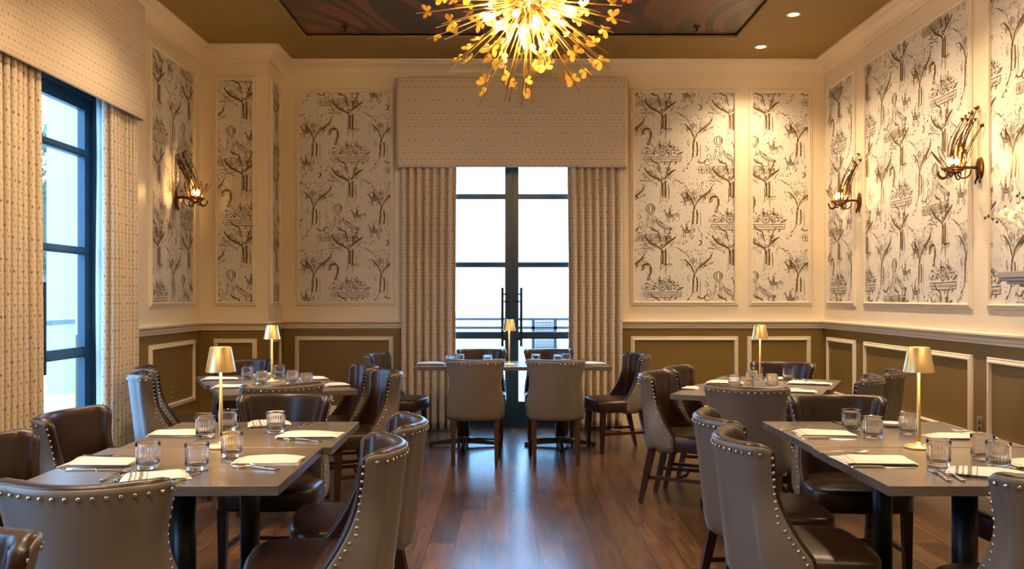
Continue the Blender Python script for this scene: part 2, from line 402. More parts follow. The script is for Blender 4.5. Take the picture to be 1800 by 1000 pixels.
# panel mouldings: placed on a wall by origin, direction of u and normal into the room
fprof = [(0, 0), (.004, .012), (.010, .016), (.016, .013), (.022, .020), (.034, .024), (.042, .020), (.046, 0)]
def on_wall(wall, u, z, d):
    if wall == 'back': return (u, YB-d, z)
    if wall == 'right': return (XR-d, u, z)
    if wall == 'left': return (XL+d, u, z)
    if wall == 'pilaster': return (u, YP-d, z)
    if wall == 'pside': return (XP+d, u, z)
def frame(wall, u0, u1, z0, z1):
    mb = MB(); rows = []
    for (cx, cz, sx, sz) in ((u0, z0, 1, 1), (u1, z0, -1, 1), (u1, z1, -1, -1), (u0, z1, 1, -1), (u0, z0, 1, 1)):
        rows.append([on_wall(wall, cx+sx*o, cz+sz*o, h) for (o, h) in fprof])
    mb.grid(rows, smooth=False); return mb
# --- wallpaper drawing: strokes in drawing units (305 units = 0.71 m), y runs down the sheet
K = .71/305
rw = random.Random(11)
STR = []                                 # (list of convex polygons, ink)
def stroke(pts, wd, ink, n=5, taper=True, jit=1.2, wob=.18):
    wd = wd*.98+.6
    if jit: pts = [(x+rw.uniform(-jit, jit), y+rw.uniform(-jit, jit)) for x, y in pts]
    Q = crv(pts, n) if len(pts) > 2 else [Vector(pts[0]), (Vector(pts[0])+Vector(pts[1]))/2, Vector(pts[1])]
    L, Rr = [], []
    for i, p in enumerate(Q):
        a = Q[max(0, i-1)]; b = Q[min(len(Q)-1, i+1)]; d = (b-a)
        if d.length < 1e-6: d = Vector((1, 0))
        d.normalize(); nrm = Vector((-d.y, d.x)); t = i/(len(Q)-1)
        ww = wd/2*((.35+.65*math.sin(PI*min(1, max(0, t)))**.6) if taper else 1)*(1+rw.uniform(-wob, wob))
        L.append(p+nrm*ww); Rr.append(p-nrm*ww)
    for i in range(len(Q)-1): STR.append(([L[i], L[i+1], Rr[i+1], Rr[i]], ink))
def blob(x, y, rx, ry, ink, n=7, ang=0):
    rx = rx*1.15+.35; ry = ry*1.15+.35
    STR.append(([Vector((x+math.cos(2*PI*k/n+ang)*rx*rw.uniform(.75, 1.2), y+math.sin(2*PI*k/n+ang)*ry*rw.uniform(.75, 1.2))) for k in range(n)], ink))
def ring(x, y, rx, ry, wd, ink):
    stroke([(x+rx*math.cos(a), y+ry*math.sin(a)) for a in [2*PI*k/9 for k in range(10)]], wd, ink, 2, False, .3)
def treeA(x, y):
    for p in ([(-3, -85), (12, -62), (20, -45), (16, -18)], ): pass
    stroke([(x-78, y-52), (x-62, y-28), (x-38, y-10), (x-12, y+2), (x+2, y+14)], 9, 1)
    stroke([(x-96, y+12), (x-84, y+4), (x-70, y+10)], 3, 1)
    stroke([(x-84, y-8), (x-60, y+2), (x-30, y+6)], 4, 2)
    stroke([(x-52, y-92), (x-36, y-78), (x-14, y-66), (x-8, y-40), (x+0, y-22)], 5, 1)
    stroke([(x-92, y-34), (x-70, y-14), (x-52, y-16)], 3.5, 2)
    stroke([(x+64, y-44), (x+46, y-32), (x+26, y-18), (x+12, y+2)], 8, 1)
    stroke([(x+50, y-88), (x+38, y-70), (x+26, y-40), (x+20, y-22)], 4, 1)
    stroke([(x-8, y-20), (x-2, y+0), (x+0, y+30), (x+4, y+66)], 3.5, 2)
    stroke([(x+2, y+18), (x+5, y+45), (x+4, y+78)], 7, 1, taper=False)
    stroke([(x+17, y+10), (x+19, y+42), (x+18, y+84)], 8, 1, taper=False)
    stroke([(x+1, y+90), (x-5, y+104), (x-16, y+112)], 1.6, 0); stroke([(x+20, y+92), (x+26, y+106)], 1.6, 0)
    stroke([(x+9, y+20), (x+10, y+60), (x+9, y+96)], 1.6, 0)
    ring(x+5, y-2, 5, 7, 3, 1); ring(x+31, y-45, 6, 7, 3, 1); ring(x+5, y+22, 4, 6, 2.4, 1)
    for (a, b, c, d) in ((-70, -44, -20, -4), (60, -52, 20, -10), (-44, -70, -6, -30), (-88, 2, -30, 14), (56, -34, 30, -4), (-8, 30, -10, 92), (26, 14, 28, 84), (10, -60, 12, -20)):
        stroke([(x+a+4, y+b+7), (x+(a+c)/2+6, y+(b+d)/2+2), (x+c+5, y+d+8)], rw.choice((1.4, 2.2, 4)), rw.choice((0, 2, 2)))
    for i in range(16):
        px, py = x+rw.uniform(-96, 74), y+rw.uniform(-92, 6); stroke([(px, py), (px+rw.uniform(-9, 9), py-rw.uniform(4, 11))], rw.uniform(1.6, 3.2), rw.choice((0, 1, 2)))
    for (dx, dy, rx, ry) in ((-50, -32, 12, 7), (-28, -14, 9, 6), (30, -22, 9, 8), (-18, -50, 5, 9), (44, -34, 8, 4), (-72, -10, 8, 5), (14, -70, 4, 7)): blob(x+dx, y+dy, rx, ry, 2)
    for i in range(60): blob(x+rw.uniform(-100, 70), y+rw.uniform(-90, 15), rw.uniform(1, 2.8), rw.uniform(1, 3), rw.choice((0, 1, 2, 0)), 5)
    stroke([(x+66, y+4), (x+80, y+10), (x+92, y+20), (x+98, y+14)], 3.5, 1)
def treeB(x, y):
    stroke([(x-50, y-68), (x-32, y-58), (x-14, y-36), (x-2, y-8), (x+0, y+6)], 5, 1)
    stroke([(x+84, y-100), (x+70, y-76), (x+44, y-52), (x+16, y-28), (x+2, y+2)], 5.5, 1)
    stroke([(x+76, y-70), (x+50, y-50), (x+24, y-34)], 2.2, 1)
    stroke([(x-2, y+14), (x-2, y+46), (x-6, y+80)], 4, 1, taper=False)
    stroke([(x+12, y+12), (x+14, y+50), (x+12, y+78)], 6, 1, taper=False)
    stroke([(x-12, y+88), (x-22, y+108), (x-34, y+120)], 1.6, 0); stroke([(x+16, y+84), (x+20, y+104), (x+30, y+118)], 1.6, 0)
    stroke([(x-36, y-96), (x-22, y-70), (x-10, y-46)], 1.6, 0); stroke([(x+34, y-84), (x+20, y-60)], 1.6, 0)
    for (a, b, c, d) in ((-44, -74, -8, -20), (78, -86, 24, -26), (4, -84, 2, -24), (-12, 10, -16, 92), (20, 10, 24, 90), (48, -66, 10, -16)):
        stroke([(x+a+5, y+b+6), (x+(a+c)/2+7, y+(b+d)/2), (x+c+4, y+d+6)], rw.choice((1.4, 2, 3.6)), rw.choice((0, 2, 2)))
    for i in range(18):
        px, py = x+rw.uniform(-56, 84), y+rw.uniform(-112, -24); stroke([(px, py), (px+rw.uniform(-7, 7), py-rw.uniform(5, 11))], rw.uniform(1.6, 2.8), rw.choice((0, 2, 1)))
    blob(x, y+8, 4, 7, 1); blob(x-4, y-62, 9, 13, 2); blob(x+34, y-48, 14, 8, 2); blob(x-30, y-46, 6, 9, 2)
    stroke([(x+52, y-44), (x+38, y-30)], 4, 1); blob(x+50, y-40, 4, 4, 0)
    for i in range(75): blob(x+rw.uniform(-60, 85), y+rw.uniform(-110, -20), rw.uniform(1, 2.6), rw.uniform(1, 3.4), rw.choice((0, 2, 2, 0)), 5)
def horse(x, y, s=1, rider=True, ink=0):
    f = lambda pts: [(x+a*s, y+b) for a, b in pts]
    stroke(f([(-30, -14), (-22, -20), (-16, -10), (-8, -2), (10, 2), (24, -2)]), 4, ink)
    stroke(f([(-20, -8), (-12, 8), (0, 12), (16, 10), (26, 2)]), 3, ink)
    stroke(f([(-22, -20), (-18, -30)]), 2.5, ink)
    STR.append(([Vector(q) for q in f([(-18, -6), (22, -2), (18, 9), (-8, 10)])][::1], 2))
    for a, b, c in ((-12, 10, -16), (-4, 12, -2), (16, 10, 14), (22, 6, 26)): stroke(f([(a, b), (a+1, b+12), (c, b+24)]), 2.2, ink)
    stroke(f([(25, -2), (34, -8), (38, 2), (34, 12)]), 3, ink); stroke(f([(24, 0), (31, 0), (33, 10)]), 1.8, ink)
    for k in range(5): stroke(f([(-8+k*6, -1), (-9+k*6, 8)]), 1.6, ink, jit=.4)
    if rider:
        blob(x+2*s, y-10, 6, 9, ink); blob(x+2*s, y-24, 3.5, 4.5, ink); stroke(f([(0, -28), (8, -38), (14, -36)]), 2, ink); stroke(f([(0, -28), (-4, -36)]), 1.6, ink)
def fringe(x0, x1, y0, h, ink):
    stroke([(x0, y0), ((x0+x1)/2, y0-2), (x1, y0-5)], 1.4, ink, 4, False)
    k = x0
    while k < x1:
        stroke([(k, y0+2), (k+rw.uniform(-1, 1), y0+h)], rw.choice((1.6, 3.2, 4.5)), rw.choice((ink, 2, 1)), jit=.5); k += rw.uniform(4.5, 8)
    for k in range(int(x0), int(x1), 6): blob(k, y0+h+3+rw.uniform(-1, 1), 2, 1.4, 1, 5)
def tent(x, y):                          # (x, y) is the middle of the dome
    ring(x, y, 21, 20, 1.8, 0); stroke([(x-2, y-20), (x-7, y), (x-3, y+20)], 3, 1); stroke([(x+4, y-20), (x+8, y), (x+5, y+20)], 3, 1); stroke([(x+12, y-17), (x+18, y), (x+13, y+16)], 4.5, 1)
    stroke([(x-13, y-15), (x-17, y), (x-12, y+16)], 2, 0); stroke([(x-14, y+23), (x, y+26), (x+15, y+22)], 2.5, 1)
    for dx in (-14, -8, 8, 14): stroke([(x+dx, y+28), (x+dx*1.1-2, y+60), (x+dx*1.7-8, y+96)], 1.6, 0)
    for k in range(9): blob(x+rw.uniform(-14, 12), y+34+k*7, 2.4, 3, 2, 5)
    stroke([(x+18, y+34), (x+34, y+66), (x+62, y+86), (x+96, y+96)], 2, 0); stroke([(x+22, y+52), (x+40, y+80), (x+70, y+96), (x+92, y+98)], 1.6, 0)
    for k in range(8): blob(x+26+k*9, y+50+k*5.6, 3.2, 5, rw.choice((1, 2)), 6)
    for k in range(12): blob(x+18+k*7, y+60+k*5-k*k*.2, 1.6, 1.6, 1, 5)
    stroke([(x-22, y+96), (x-48, y+110), (x-64, y+96), (x-52, y+84), (x-40, y+92)], 3, 1)
    ring(x-42, y+72, 9, 12, 1.5, 0); stroke([(x-60, y+40), (x-54, y+28), (x-44, y+34), (x-52, y+48), (x-60, y+40)], 1.6, 0)
    fringe(x-88, x+96, y+118, 25, 0)
    stroke([(x-96, y+100), (x-88, y+92), (x-78, y+100), (x-62, y+98), (x-54, y+88)], 3.5, 1)
def garden(x, y):                        # (x, y) middle of the medallion
    ring(x, y, 18, 18, 1.8, 0); ring(x, y, 14, 14, 1.4, 0)
    for k in range(8): a = k*PI/4; stroke([(x, y), (x+math.cos(a)*11, y+math.sin(a)*11)], 1.6, 0, jit=.3)
    for i in range(190):
        a = rw.uniform(PI, 2*PI); r_ = rw.uniform(.3, 1); px = x+math.cos(a)*95*r_; py = y+14+math.sin(a)*50*r_
        if (px-x)**2+(py-y)**2 > 21**2: (blob(px, py, rw.uniform(1.2, 4), rw.uniform(1.2, 2.6), rw.choice((0, 1, 2, 0)), 5) if rw.random() < .7 else stroke([(px-4, py), (px, py-4), (px+4, py)], 1.3, 0))
    stroke([(x-86, y+22), (x, y+24), (x+88, y+22)], 2, 0, 4, False); stroke([(x-80, y+44), (x, y+47), (x+84, y+43)], 2.2, 0, 4, False)
    stroke([(x-86, y+22), (x-80, y+44)], 2, 0); stroke([(x+88, y+22), (x+84, y+43)], 2, 0)
    for k in range(14): ring(x-74+k*12, y+34, 4, 4, 1.2, 0)
    for dx in (-56, -12, 34): blob(x+dx, y-38, 4, 7, 2); blob(x+dx, y-48, 2.5, 3, 0)
    stroke([(x+14, y-60), (x+16, y-90)], 2.5, 1); stroke([(x-2, y-92), (x+48, y-94)], 1.5, 0); 
    for k in range(5): stroke([(x+14+k*7, y-98), (x+15+k*7, y-108)], 3.4, 1)
def serpent(x, y):
    stroke([(x-20, y-14), (x-8, y-30), (x+8, y-34), (x+18, y-18), (x+18, y+6), (x+8, y+26), (x+10, y+40)], 13, 1)
    stroke([(x-24, y-4), (x-12, y-12), (x-4, y-16)], 4, 1)
    for k in range(6): ring(x+13-(k > 3)*5, y-24+k*10, 3, 4, 1.8, 3)
    stroke([(x-28, y-20), (x-10, y-42), (x+14, y-46)], 1.4, 0)
def moon(x, y):
    stroke([(x-6, y-12), (x+6, y-6), (x+6, y+6), (x-6, y+13)], 6, 1)
def star(x, y):
    stroke([(x, y-6), (x, y+6)], 3, 0, jit=0); stroke([(x-5, y), (x+5, y)], 3, 0, jit=0)
for yy in (100, 405): treeA(115, yy)
for yy in (225, 530): treeB(262, yy)
serpent(45, 212); garden(118, 282); tent(65, 537)
horse(150, 566, 1); horse(228, 492, 1, True, 1); horse(226, 636, 1)
moon(288, 82)
for p in ((228, 76), (252, 62), (318, 60), (232, 356), (214, 696-610), (296, 656-610), (236, 336), (180, 330), (300, 420)): star(*p)
for i in range(330): blob(rw.uniform(0, 305), rw.uniform(0, 610), rw.uniform(.9, 2), rw.uniform(.9, 2.4), rw.choice((0, 0, 2)), 5)
for i in range(26):
    x_, y_ = rw.uniform(0, 305), rw.uniform(0, 610); stroke([(x_, y_), (x_+rw.uniform(-8, 8), y_+rw.uniform(5, 12)), (x_+rw.uniform(-6, 6), y_+rw.uniform(14, 24))], 1.4, 0)
TILE = [([(p.x*K, -p.y*K) for p in poly], ink) for poly, ink in STR]
def clip(poly, x0, x1, y0, y1):
    for ax, lim, sg in ((0, x0, 1), (0, x1, -1), (1, y0, 1), (1, y1, -1)):
        out = []; n_ = len(poly)
        for i in range(n_):
            a, b = poly[i], poly[(i+1) % n_]; da = (a[ax]-lim)*sg; db = (b[ax]-lim)*sg
            if da >= 0: out.append(a)
            if (da >= 0) != (db >= 0): t = da/(da-db); out.append((a[0]+(b[0]-a[0])*t, a[1]+(b[1]-a[1])*t))
        poly = out
        if len(poly) < 3: return None
    return poly
def wallpaper(wall, u0, u1, z0, z1, ox, oz, flip=False):
    mb = MB(); mb.add([on_wall(wall, a, b, .004) for a, b in ((u0, z0), (u1, z0), (u1, z1), (u0, z1))], [(0, 1, 2, 3)], 0)
    W, Hh = .71, 1.42
    for i in range(int((u0-ox)/W)-3, int((u1-ox)/W)+3):
        for j in range(-3, 4):
            bx = ox+i*W; bz = oz-j*Hh-(Hh/2 if i % 2 else 0)
            if bx > u1+.4 or bx+W < u0-.4 or bz < z0-.4 or bz-Hh > z1+.4: continue
            for poly, ink in TILE:
                q = clip([(bx+(W-px if flip else px), bz+py) for px, py in poly], u0, u1, z0, z1)
                if q: mb.add([on_wall(wall, a, b, .0052 if ink == 2 else (.0064 if ink == 3 else (.0058 if ink == 0 else .0061))) for a, b in q], [list(range(len(q)))], {0: 2, 1: 1, 2: 3, 3: 0}[ink])
    return mb
UZ = (1.29, 3.57); LZ = (.375, .968)
panels = []
def panel(wall, u0, u1, lu=None, paper=True, ox=0, oz=3.53, flip=False):
    global n
    f = struct(frame(wall, u0, u1, *UZ), 'trim_%d' % n, 'cream'); n += 1
    if paper: wallpaper(wall, u0+.046, u1-.046, UZ[0]+.046, UZ[1]-.046, ox, oz, flip).build('wallpaper', ['paper', 'ink_brown', 'ink_black', 'ink_grey'], f)
    a, b = lu or (u0, u1)
    struct(frame(wall, a, b, *LZ), 'trim_%d' % n, 'cream'); n += 1
panel('back', 1.284, 2.418, ox=1.284+.06, oz=3.56)
panel('back', 2.525, 3.194, (2.51, 3.18), ox=3.142, oz=3.56)
panel('back', -2.233, -1.19, (-2.24, -1.205), ox=-1.94, oz=3.56)
panel('right', 8.30, 9.05, ox=8.3, oz=3.60, flip=True)
panel('right', 6.21, 8.11, ox=6.2, oz=3.62, flip=True)
panel('right', 4.1, 6.02, ox=4.2, oz=3.58, flip=True)
panel('right', 1.9, 3.9, ox=2.0, oz=3.5, flip=True)
panel('left', 7.38, 8.46, ox=7.3, oz=3.50, flip=False)
panel('left', 3.1, 4.45, ox=3.1, oz=3.5)
panel('pilaster', -2.91, -2.48, ox=-2.18, oz=3.56)
panel('pside', 8.66, 9.05, ox=8.6, oz=3.5)
# mural lip
lip = MB(); rows = []
for cx, cy, sx, sy in ((MX[0], MY[0], -1, -1), (MX[1], MY[0], 1, -1), (MX[1], MY[1], 1, 1), (MX[0], MY[1], -1, 1), (MX[0], MY[0], -1, -1)):
    rows.append([(cx+sx*o, cy+sy*o, ZC-h) for o, h in ((0, -.05), (0, .018), (.012, .022), (.024, .014), (.05, .010), (.058, 0))])
lip.grid(rows, smooth=False); struct(lip, 'trim_%d' % n, 'olive_ceiling', 'thin olive moulding round the ceiling mural'); n += 1

# ------------------------------------------------------------------ glazed double doors (local: x along the wall, y outward, z up)
def french_door(name, half, label, loc, rz):
    o = bpy.data.objects.new(name, None); C.objects.link(o); o.location = loc; o.rotation_euler = (0, 0, rz); tag(o, label, None, None, 'structure')
    fr = MB(); 
    for s in (-1, 1): fr.box(*(sorted((s*half, s*(half-.09)))), .08, .20, 0, ZO)
    fr.box(-half+.09, half-.09, .08, .20, ZO-.09, ZO); fr.build('door_frame', 'steel_blue', o)
    zs = [(0, .27), (.935, 1.01), (1.695, 1.75), (2.42, 2.475), (ZO-.18, ZO-.09)]
    for s in (-1, 1):
        a, b = .004, half-.092
        lf = MB(); X = lambda p, q: sorted((s*p, s*q))
        lf.box(*X(a, a+.068), .10, .155, .01, ZO-.09); lf.box(*X(b-.09, b), .10, .155, .01, ZO-.09)
        for z0, z1 in zs:
            lf.box(*X(a+.068, b-.09), .105, .15, max(z0, .01), z1); 
            if z0 > 0 and z1 < ZO-.1: lf.box(*X(a+.068, b-.09), .095, .16, z0+.015, z1-.015)
        ob = lf.build('door_leaf', 'steel_blue', o)
        for k in range(4):
            MB().box(*X(a+.068, b-.09), .124, .130, zs[k][1], zs[k+1][0]).build('glass_pane', 'pane', ob)
        h = MB(); hx = s*(a+.095)
        h.box(hx-.014, hx+.014, .02, .035, .86, 1.48, bev=.003)
        for z in (.93, 1.41): h.tube([(hx, .03, z), (s*.05, .10, z)], .008)
        h.build('pull_handle', 'black_metal', ob)
        MB().tube([(s*.04, .10, 1.33), (s*.04, .065, 1.33), (s*.085, .06, 1.335)], .009).build('latch', 'black_metal', ob)
    MB().box(-.014, .014, .092, .163, .012, ZO-.09, bev=.003).build('meeting_strip', 'steel_blue', o)
    MB().box(-half, half, .06, .24, 0, .012).build('threshold', 'steel_blue', o)
    return o
french_door('door_1', .96, 'dark blue-grey glazed double door in the back wall', (.04, YB, 0), 0)
french_door('door_2', .98, 'dark blue-grey glazed double door in the left wall', (XL, 5.68, 0), PI/2)
french_door('door_3', .98, 'unseen glazed double door added for daylight, nearer the camera in the left wall', (XL, 1.90, 0), PI/2)  # unseen door, put in for the daylight it lets through

# ------------------------------------------------------------------ pelmets and curtains (local frame: x along wall, y into the room)
def wall_mtx(wall, c):
    if wall == 'back': return Matrix.Translation((c, YB, 0)) @ Matrix.Rotation(PI, 4, 'Z')
    return Matrix.Translation((XL, c, 0)) @ Matrix.Rotation(-PI/2, 4, 'Z')
def pelmet(wall, c, half, depth, z0, z1, label):
    mb = MB(); r = .035
    def path(off):
        p = [(half-off, .012)]; 
        for k in range(7): a = k/6*PI/2; p.append((half-r+(r-off)*math.cos(a), depth-r+(r-off)*math.sin(a)))
        for k in range(1, 20): p.append((half-r-(2*half-2*r)*k/20, depth-off))
        for k in range(7): a = PI/2+k/6*PI/2; p.append((-half+r+(r-off)*math.cos(a), depth-r+(r-off)*math.sin(a)))
        p.append((-half+off, .012)); return p
    prof = [(.020, z0+.006), (.010, z0), (.003, z0+.004), (0, z0+.016)]+[(-.008*math.sin(PI*t/8), z0+.016+(z1-z0-.03)*t/8) for t in range(1, 8)]+[(0, z1-.014), (.004, z1-.003), (.012, z1), (.020, z1)]
    rows = []; uvs = []
    for off, z in prof:
        p = path(off); L = 0; rr = []; uu = []
        for i, q in enumerate(p):
            if i: L += math.dist(p[i], p[i-1])
            rr.append((q[0], q[1], z)); uu.append((L, z))
        rows.append(rr); uvs.append(uu)
    mb.grid(rows, uvs)
    pi_ = path(.020); mb.grid([[(q[0], q[1], z1) for q in pi_], [(q[0], q[1], z0+.006) for q in pi_]], [[(i*.1, z1) for i in range(len(pi_))], [(i*.1, z0) for i in range(len(pi_))]])
    mb.add([(half-.02, .012, z1-.002), (half-.02, depth-.02, z1-.002), (-half+.02, depth-.02, z1-.002), (-half+.02, .012, z1-.002)], [(0, 1, 2, 3)], uvs=[(0, 0), (0, .2), (2, .2), (2, 0)])
    mb.v = [tuple(wall_mtx(wall, c) @ Vector(v)) for v in mb.v]
    return tag(mb.build('pelmet', 'pelmet_fabric'), label, 'pelmet', 'fabric pelmets over the doors')
pelmet('back', .04, 1.185, .22, 2.71, 3.635, 'wide fabric pelmet with tiny printed motifs over the back door')
pelmet('left', 5.68, 1.18, .20, 2.765, 3.665, 'fabric pelmet with tiny printed motifs over the left door')
pelmet('left', 1.90, 1.18, .20, 2.765, 3.665, 'fabric pelmet over the left door nearer the camera')
def curtain(wall, c, a, b, y, label, seed, top, belly=0, folds=None):
    # a: outer edge, b: inner edge (along the wall, relative to c); belly pulls the inner edge outwards lower down
    rnd = random.Random(seed); L = abs(b-a); nf = folds or int(round(L/.078)); n_ = nf*10
    ph = [rnd.uniform(-.25, .25) for _ in range(nf+2)]; am = [rnd.uniform(.75, 1.2) for _ in range(nf+2)]
    rows = []; uvs = []; nz = 26
    for j in range(nz+1):
        t = j/nz; z = top+(.012-top)*t; rr = []; uu = []; acc = 0; prev = None
        for i in range(n_+1):
            s = i/n_; k = s*nf; ki = int(k); fr = k-ki
            amp = .030*(am[ki]*(1-fr)+am[min(ki+1, nf)]*fr)*(.8+.35*t)
            px = a+(b-a)*s*(1-belly*math.sin(PI*min(1, t*1.15))*.5-belly*t*.7)
            wv = math.sin(2*PI*k+ph[ki]*(1-fr)+ph[min(ki+1, nf)]*fr)
            yy = y+min(amp*1.25, .046)*(2*(.5+.5*wv)**.6-1)+.006*math.sin(3*t+k)
            px -= .011*math.sin(4*PI*k)*(1 if b > a else -1)
            p = Vector((px, yy, z)); 
            if prev is not None: acc += (p-prev).length
            prev = p; rr.append(p); uu.append((acc, z))
        rows.append(rr); uvs.append(uu)
    mb = MB(); mb.grid(rows, uvs); mt = wall_mtx(wall, c); mb.v = [tuple(mt @ Vector(v)) for v in mb.v]
    o = mb.build('curtain', 'curtain_fabric'); tag(o, label, 'curtain', 'printed cream curtains')
    sm = o.modifiers.new('thickness', 'SOLIDIFY'); sm.thickness = .004; return o
# wall frame 'back' is turned by 180 degrees, so x is negated there
curtain('back', .04, 1.138, .575, .115, 'printed cream curtain hanging left of the back door', 1, 2.80, .02)
curtain('back', .04, -1.138, -.580, .115, 'printed cream curtain hanging right of the back door', 2, 2.80, .03)
curtain('left', 5.68, -1.142, -.66, .118, 'printed cream curtain on the far side of the left door', 3, 2.85, .06, 9)
curtain('left', 5.68, 1.142, .235, .118, 'printed cream curtain on the near side of the left door, at the photo edge', 4, 2.85, 0, 13)
curtain('left', 1.90, -1.142, -.66, .118, 'printed cream curtain on the far side of the nearer left door', 5, 2.85, .06, 7)
curtain('left', 1.90, 1.142, .62, .118, 'printed cream curtain on the near side of the nearer left door', 6, 2.85, 0, 7)

def m_sheer():
    m = bpy.data.materials.new('sheer_fabric'); m.use_nodes = True; t = m.node_tree; b = t.nodes['Principled BSDF']; o = t.nodes['Material Output']
    b.inputs['Base Color'].default_value = (.85, .86, .88, 1); b.inputs['Roughness'].default_value = .9
    tr = t.nodes.new('ShaderNodeBsdfTranslucent'); tr.inputs[0].default_value = (.85, .88, .92, 1); mx = t.nodes.new('ShaderNodeMixShader'); mx.inputs[0].default_value = .6
    t.links.new(b.outputs[0], mx.inputs[1]); t.links.new(tr.outputs[0], mx.inputs[2]); t.links.new(mx.outputs[0], o.inputs[0]); M['sheer_fabric'] = m
m_sheer()
rows = []
for j in range(21):
    z = 2.86-(2.86-.02)*j/20
    rows.append([(XL+.035+.010*math.sin(k*1.3+.2*math.sin(j*.3)), 6.37+.008*math.sin(j*.5)+(6.80-6.37)*k/24, z) for k in range(25)])
o = MB().grid(rows).build('sheer_curtain', 'sheer_fabric'); tag(o, 'white sheer curtain edge between the left door and the far printed curtain', 'curtain')
sm = o.modifiers.new('thickness', 'SOLIDIFY'); sm.thickness = .001
# ------------------------------------------------------------------ chair
def make_chair():
    t = thing('dining_chair', 'x', 'chair')
    ZT, ZB = .865, .355
    def yb(z): return -.235-.055*max(0, (z-.36)/.5)
    def Wd(z):
        q = (z-ZB)/(ZT-ZB); return .242-.026*math.exp(-((q-.62)/.26)**2)+.008*max(0, q-.7)/.3
    def yf(z):
        if z <= .46: return .015
        q = (z-.46)/(ZT-.46); return .015+(yb(ZT)+.158-.015)*(1-(1-q)**2.3)
    def path(z, off, fo=0):              # half path from middle of the back to front tip; off = inset of the surface
        W = Wd(z)-off; b0 = yb(z)+off; r = .055-off*.35; pts = []; cv = .095
        f = lambda x: b0+cv*(x/W)**2
        for k in range(7): x = (W-r)*k/6; pts.append((x, f(x)))
        y0 = f(W-r)
        for k in range(1, 6): a = k/5*PI/2; pts.append((W-r+r*math.sin(a), y0+r*(1-math.cos(a))))
        ys = y0+r; ye = max(ys+.01, yf(z)-fo)
        for k in range(1, 9): pts.append((W, ys+(ye-ys)*k/8))
        return pts
    def full(z, off, fo=0):
        h = path(z, off, fo); return [(-x, y) for x, y in h[:0:-1]]+h
    zs = [ZB+(ZT-ZB)*(k/22) for k in range(23)]
    def dip(p):                          # the top rail dips a little in the middle
        x, y, z = p; q_ = min(1, max(0, (y-yb(z)-.105)/.07)); z -= .038*q_*q_*max(0, (z-.74)/(ZT-.74)); return (x, y, z-.005*max(0, 1-(x/.24)**2)*max(0, (z-.70)/(ZT-.70)) if y < 0 else z)
    # taupe cover
    mb = MB(); rows = []
    for k, z in enumerate(zs):
        o = 0.0; zz = z
        if k == 0: o = .016
        if k == 1: o = .004; zz = ZB+.012
        if k == 22: zz = ZT-.006
        rows.append([(x, y, zz) for x, y in full(z, o, .008)])
    def lower(i, k):                      # round the lower back corners
        x, y, z = rows[k][i]; q = max(0, (abs(x)/.24)**8-.2) if y < -.1 else 0
        return (x, y, z+min(.05, .05*q)*max(0, 1-k/6))
    rows = [[lower(i, k) for i in range(len(rows[0]))] for k in range(23)]
    mb.grid([[dip(p) for p in r_] for r_ in rows])
    o = mb.build('back_cover', 'cover_taupe', t); s = o.modifiers.new('thickness', 'SOLIDIFY'); s.thickness = .006; s.offset = -1
    # brown padded backrest: closed solid inside the cover
    mb = MB(); ou = []; rim = []; inn = []
    th = .046
    for k, z in enumerate(zs):
        zt = z
        ou.append([(x, y, max(zt, rows[k][i][2])) if k < 8 else (x, y, zt) for i, (x, y) in enumerate(full(z, .005 if k > 1 else .018, 0))])
        inn.append([(x, y, zt) for x, y in full(z, th, .004)])
    A = []                               # one sheet: outer bottom -> outer top -> rounded rim -> inner top -> inner bottom
    A += ou[:-1]
    for a in (0, .25, .5, .75, 1):
        r_ = []
        for p, q in zip(ou[-1], inn[-1]):
            r_.append((p[0]+(q[0]-p[0])*(1-math.cos(a*PI))/2, p[1]+(q[1]-p[1])*(1-math.cos(a*PI))/2, ZT-.004+.010*math.sin(a*PI)))
        A.append(r_)
    A += inn[::-1][1:]
    mb.grid([[dip(p) for p in r_] for r_ in A])
    nrow = len(zs)
    for side in (0, -1):                 # tips of the wings, rounded
        L = [r_[side] for r_ in ou]; Q = [r_[side] for r_ in inn]; col = []
        for p, q in zip(L, Q):
            col.append([(p[0]+(q[0]-p[0])*(1-math.cos(a*PI))/2, (p[1]+(q[1]-p[1])*a)+.013*math.sin(a*PI), p[2]) for a in (0, .25, .5, .75, 1)])
        mb.grid([[dip(c_) for c_ in r_] for r_ in col], flip=(side == 0))
        mb.grid([[dip(c_) for c_ in col[-1]], [dip(A[nrow-1+k_][side]) for k_ in range(5)]])
    mb.build('backrest', 'leather_brown', t, clean=True)
    # nailheads
    nm_ = MB().lathe([(.0070, 0), (.0063, .0024), (.0038, .0044), (.0, .0050)], 8).mesh('nailhead', 'nail')
    def dome(p, nrm):
        nrm = Vector(nrm).normalized(); q = nrm.to_track_quat('Z', 'Y').to_matrix().to_4x4(); mt = Matrix.Translation(p) @ q
        o = bpy.data.objects.new('nailhead', nm_); C.objects.link(o); o.parent = t; o.matrix_local = mt
    hp = path(ZT, 0); top = [(x, y) for x, y in hp[:15]]
    pts = [(-x, y) for x, y in top[:0:-1]]+top
    d = [0]
    for i in range(1, len(pts)): d.append(d[-1]+math.dist(pts[i], pts[i-1]))
    N = 16
    for k in range(N+1):
        s_ = d[-1]*(.03+.94*k/N); i = max(1, next(j for j in range(len(d)) if d[j] >= s_)); f = (s_-d[i-1])/(d[i]-d[i-1])
        x = pts[i-1][0]+(pts[i][0]-pts[i-1][0])*f; y = pts[i-1][1]+(pts[i][1]-pts[i-1][1])*f
        dx, dy = pts[i][0]-pts[i-1][0], pts[i][1]-pts[i-1][1]; dome(dip((x, y, ZT-.030)), (dy, -dx, 0))
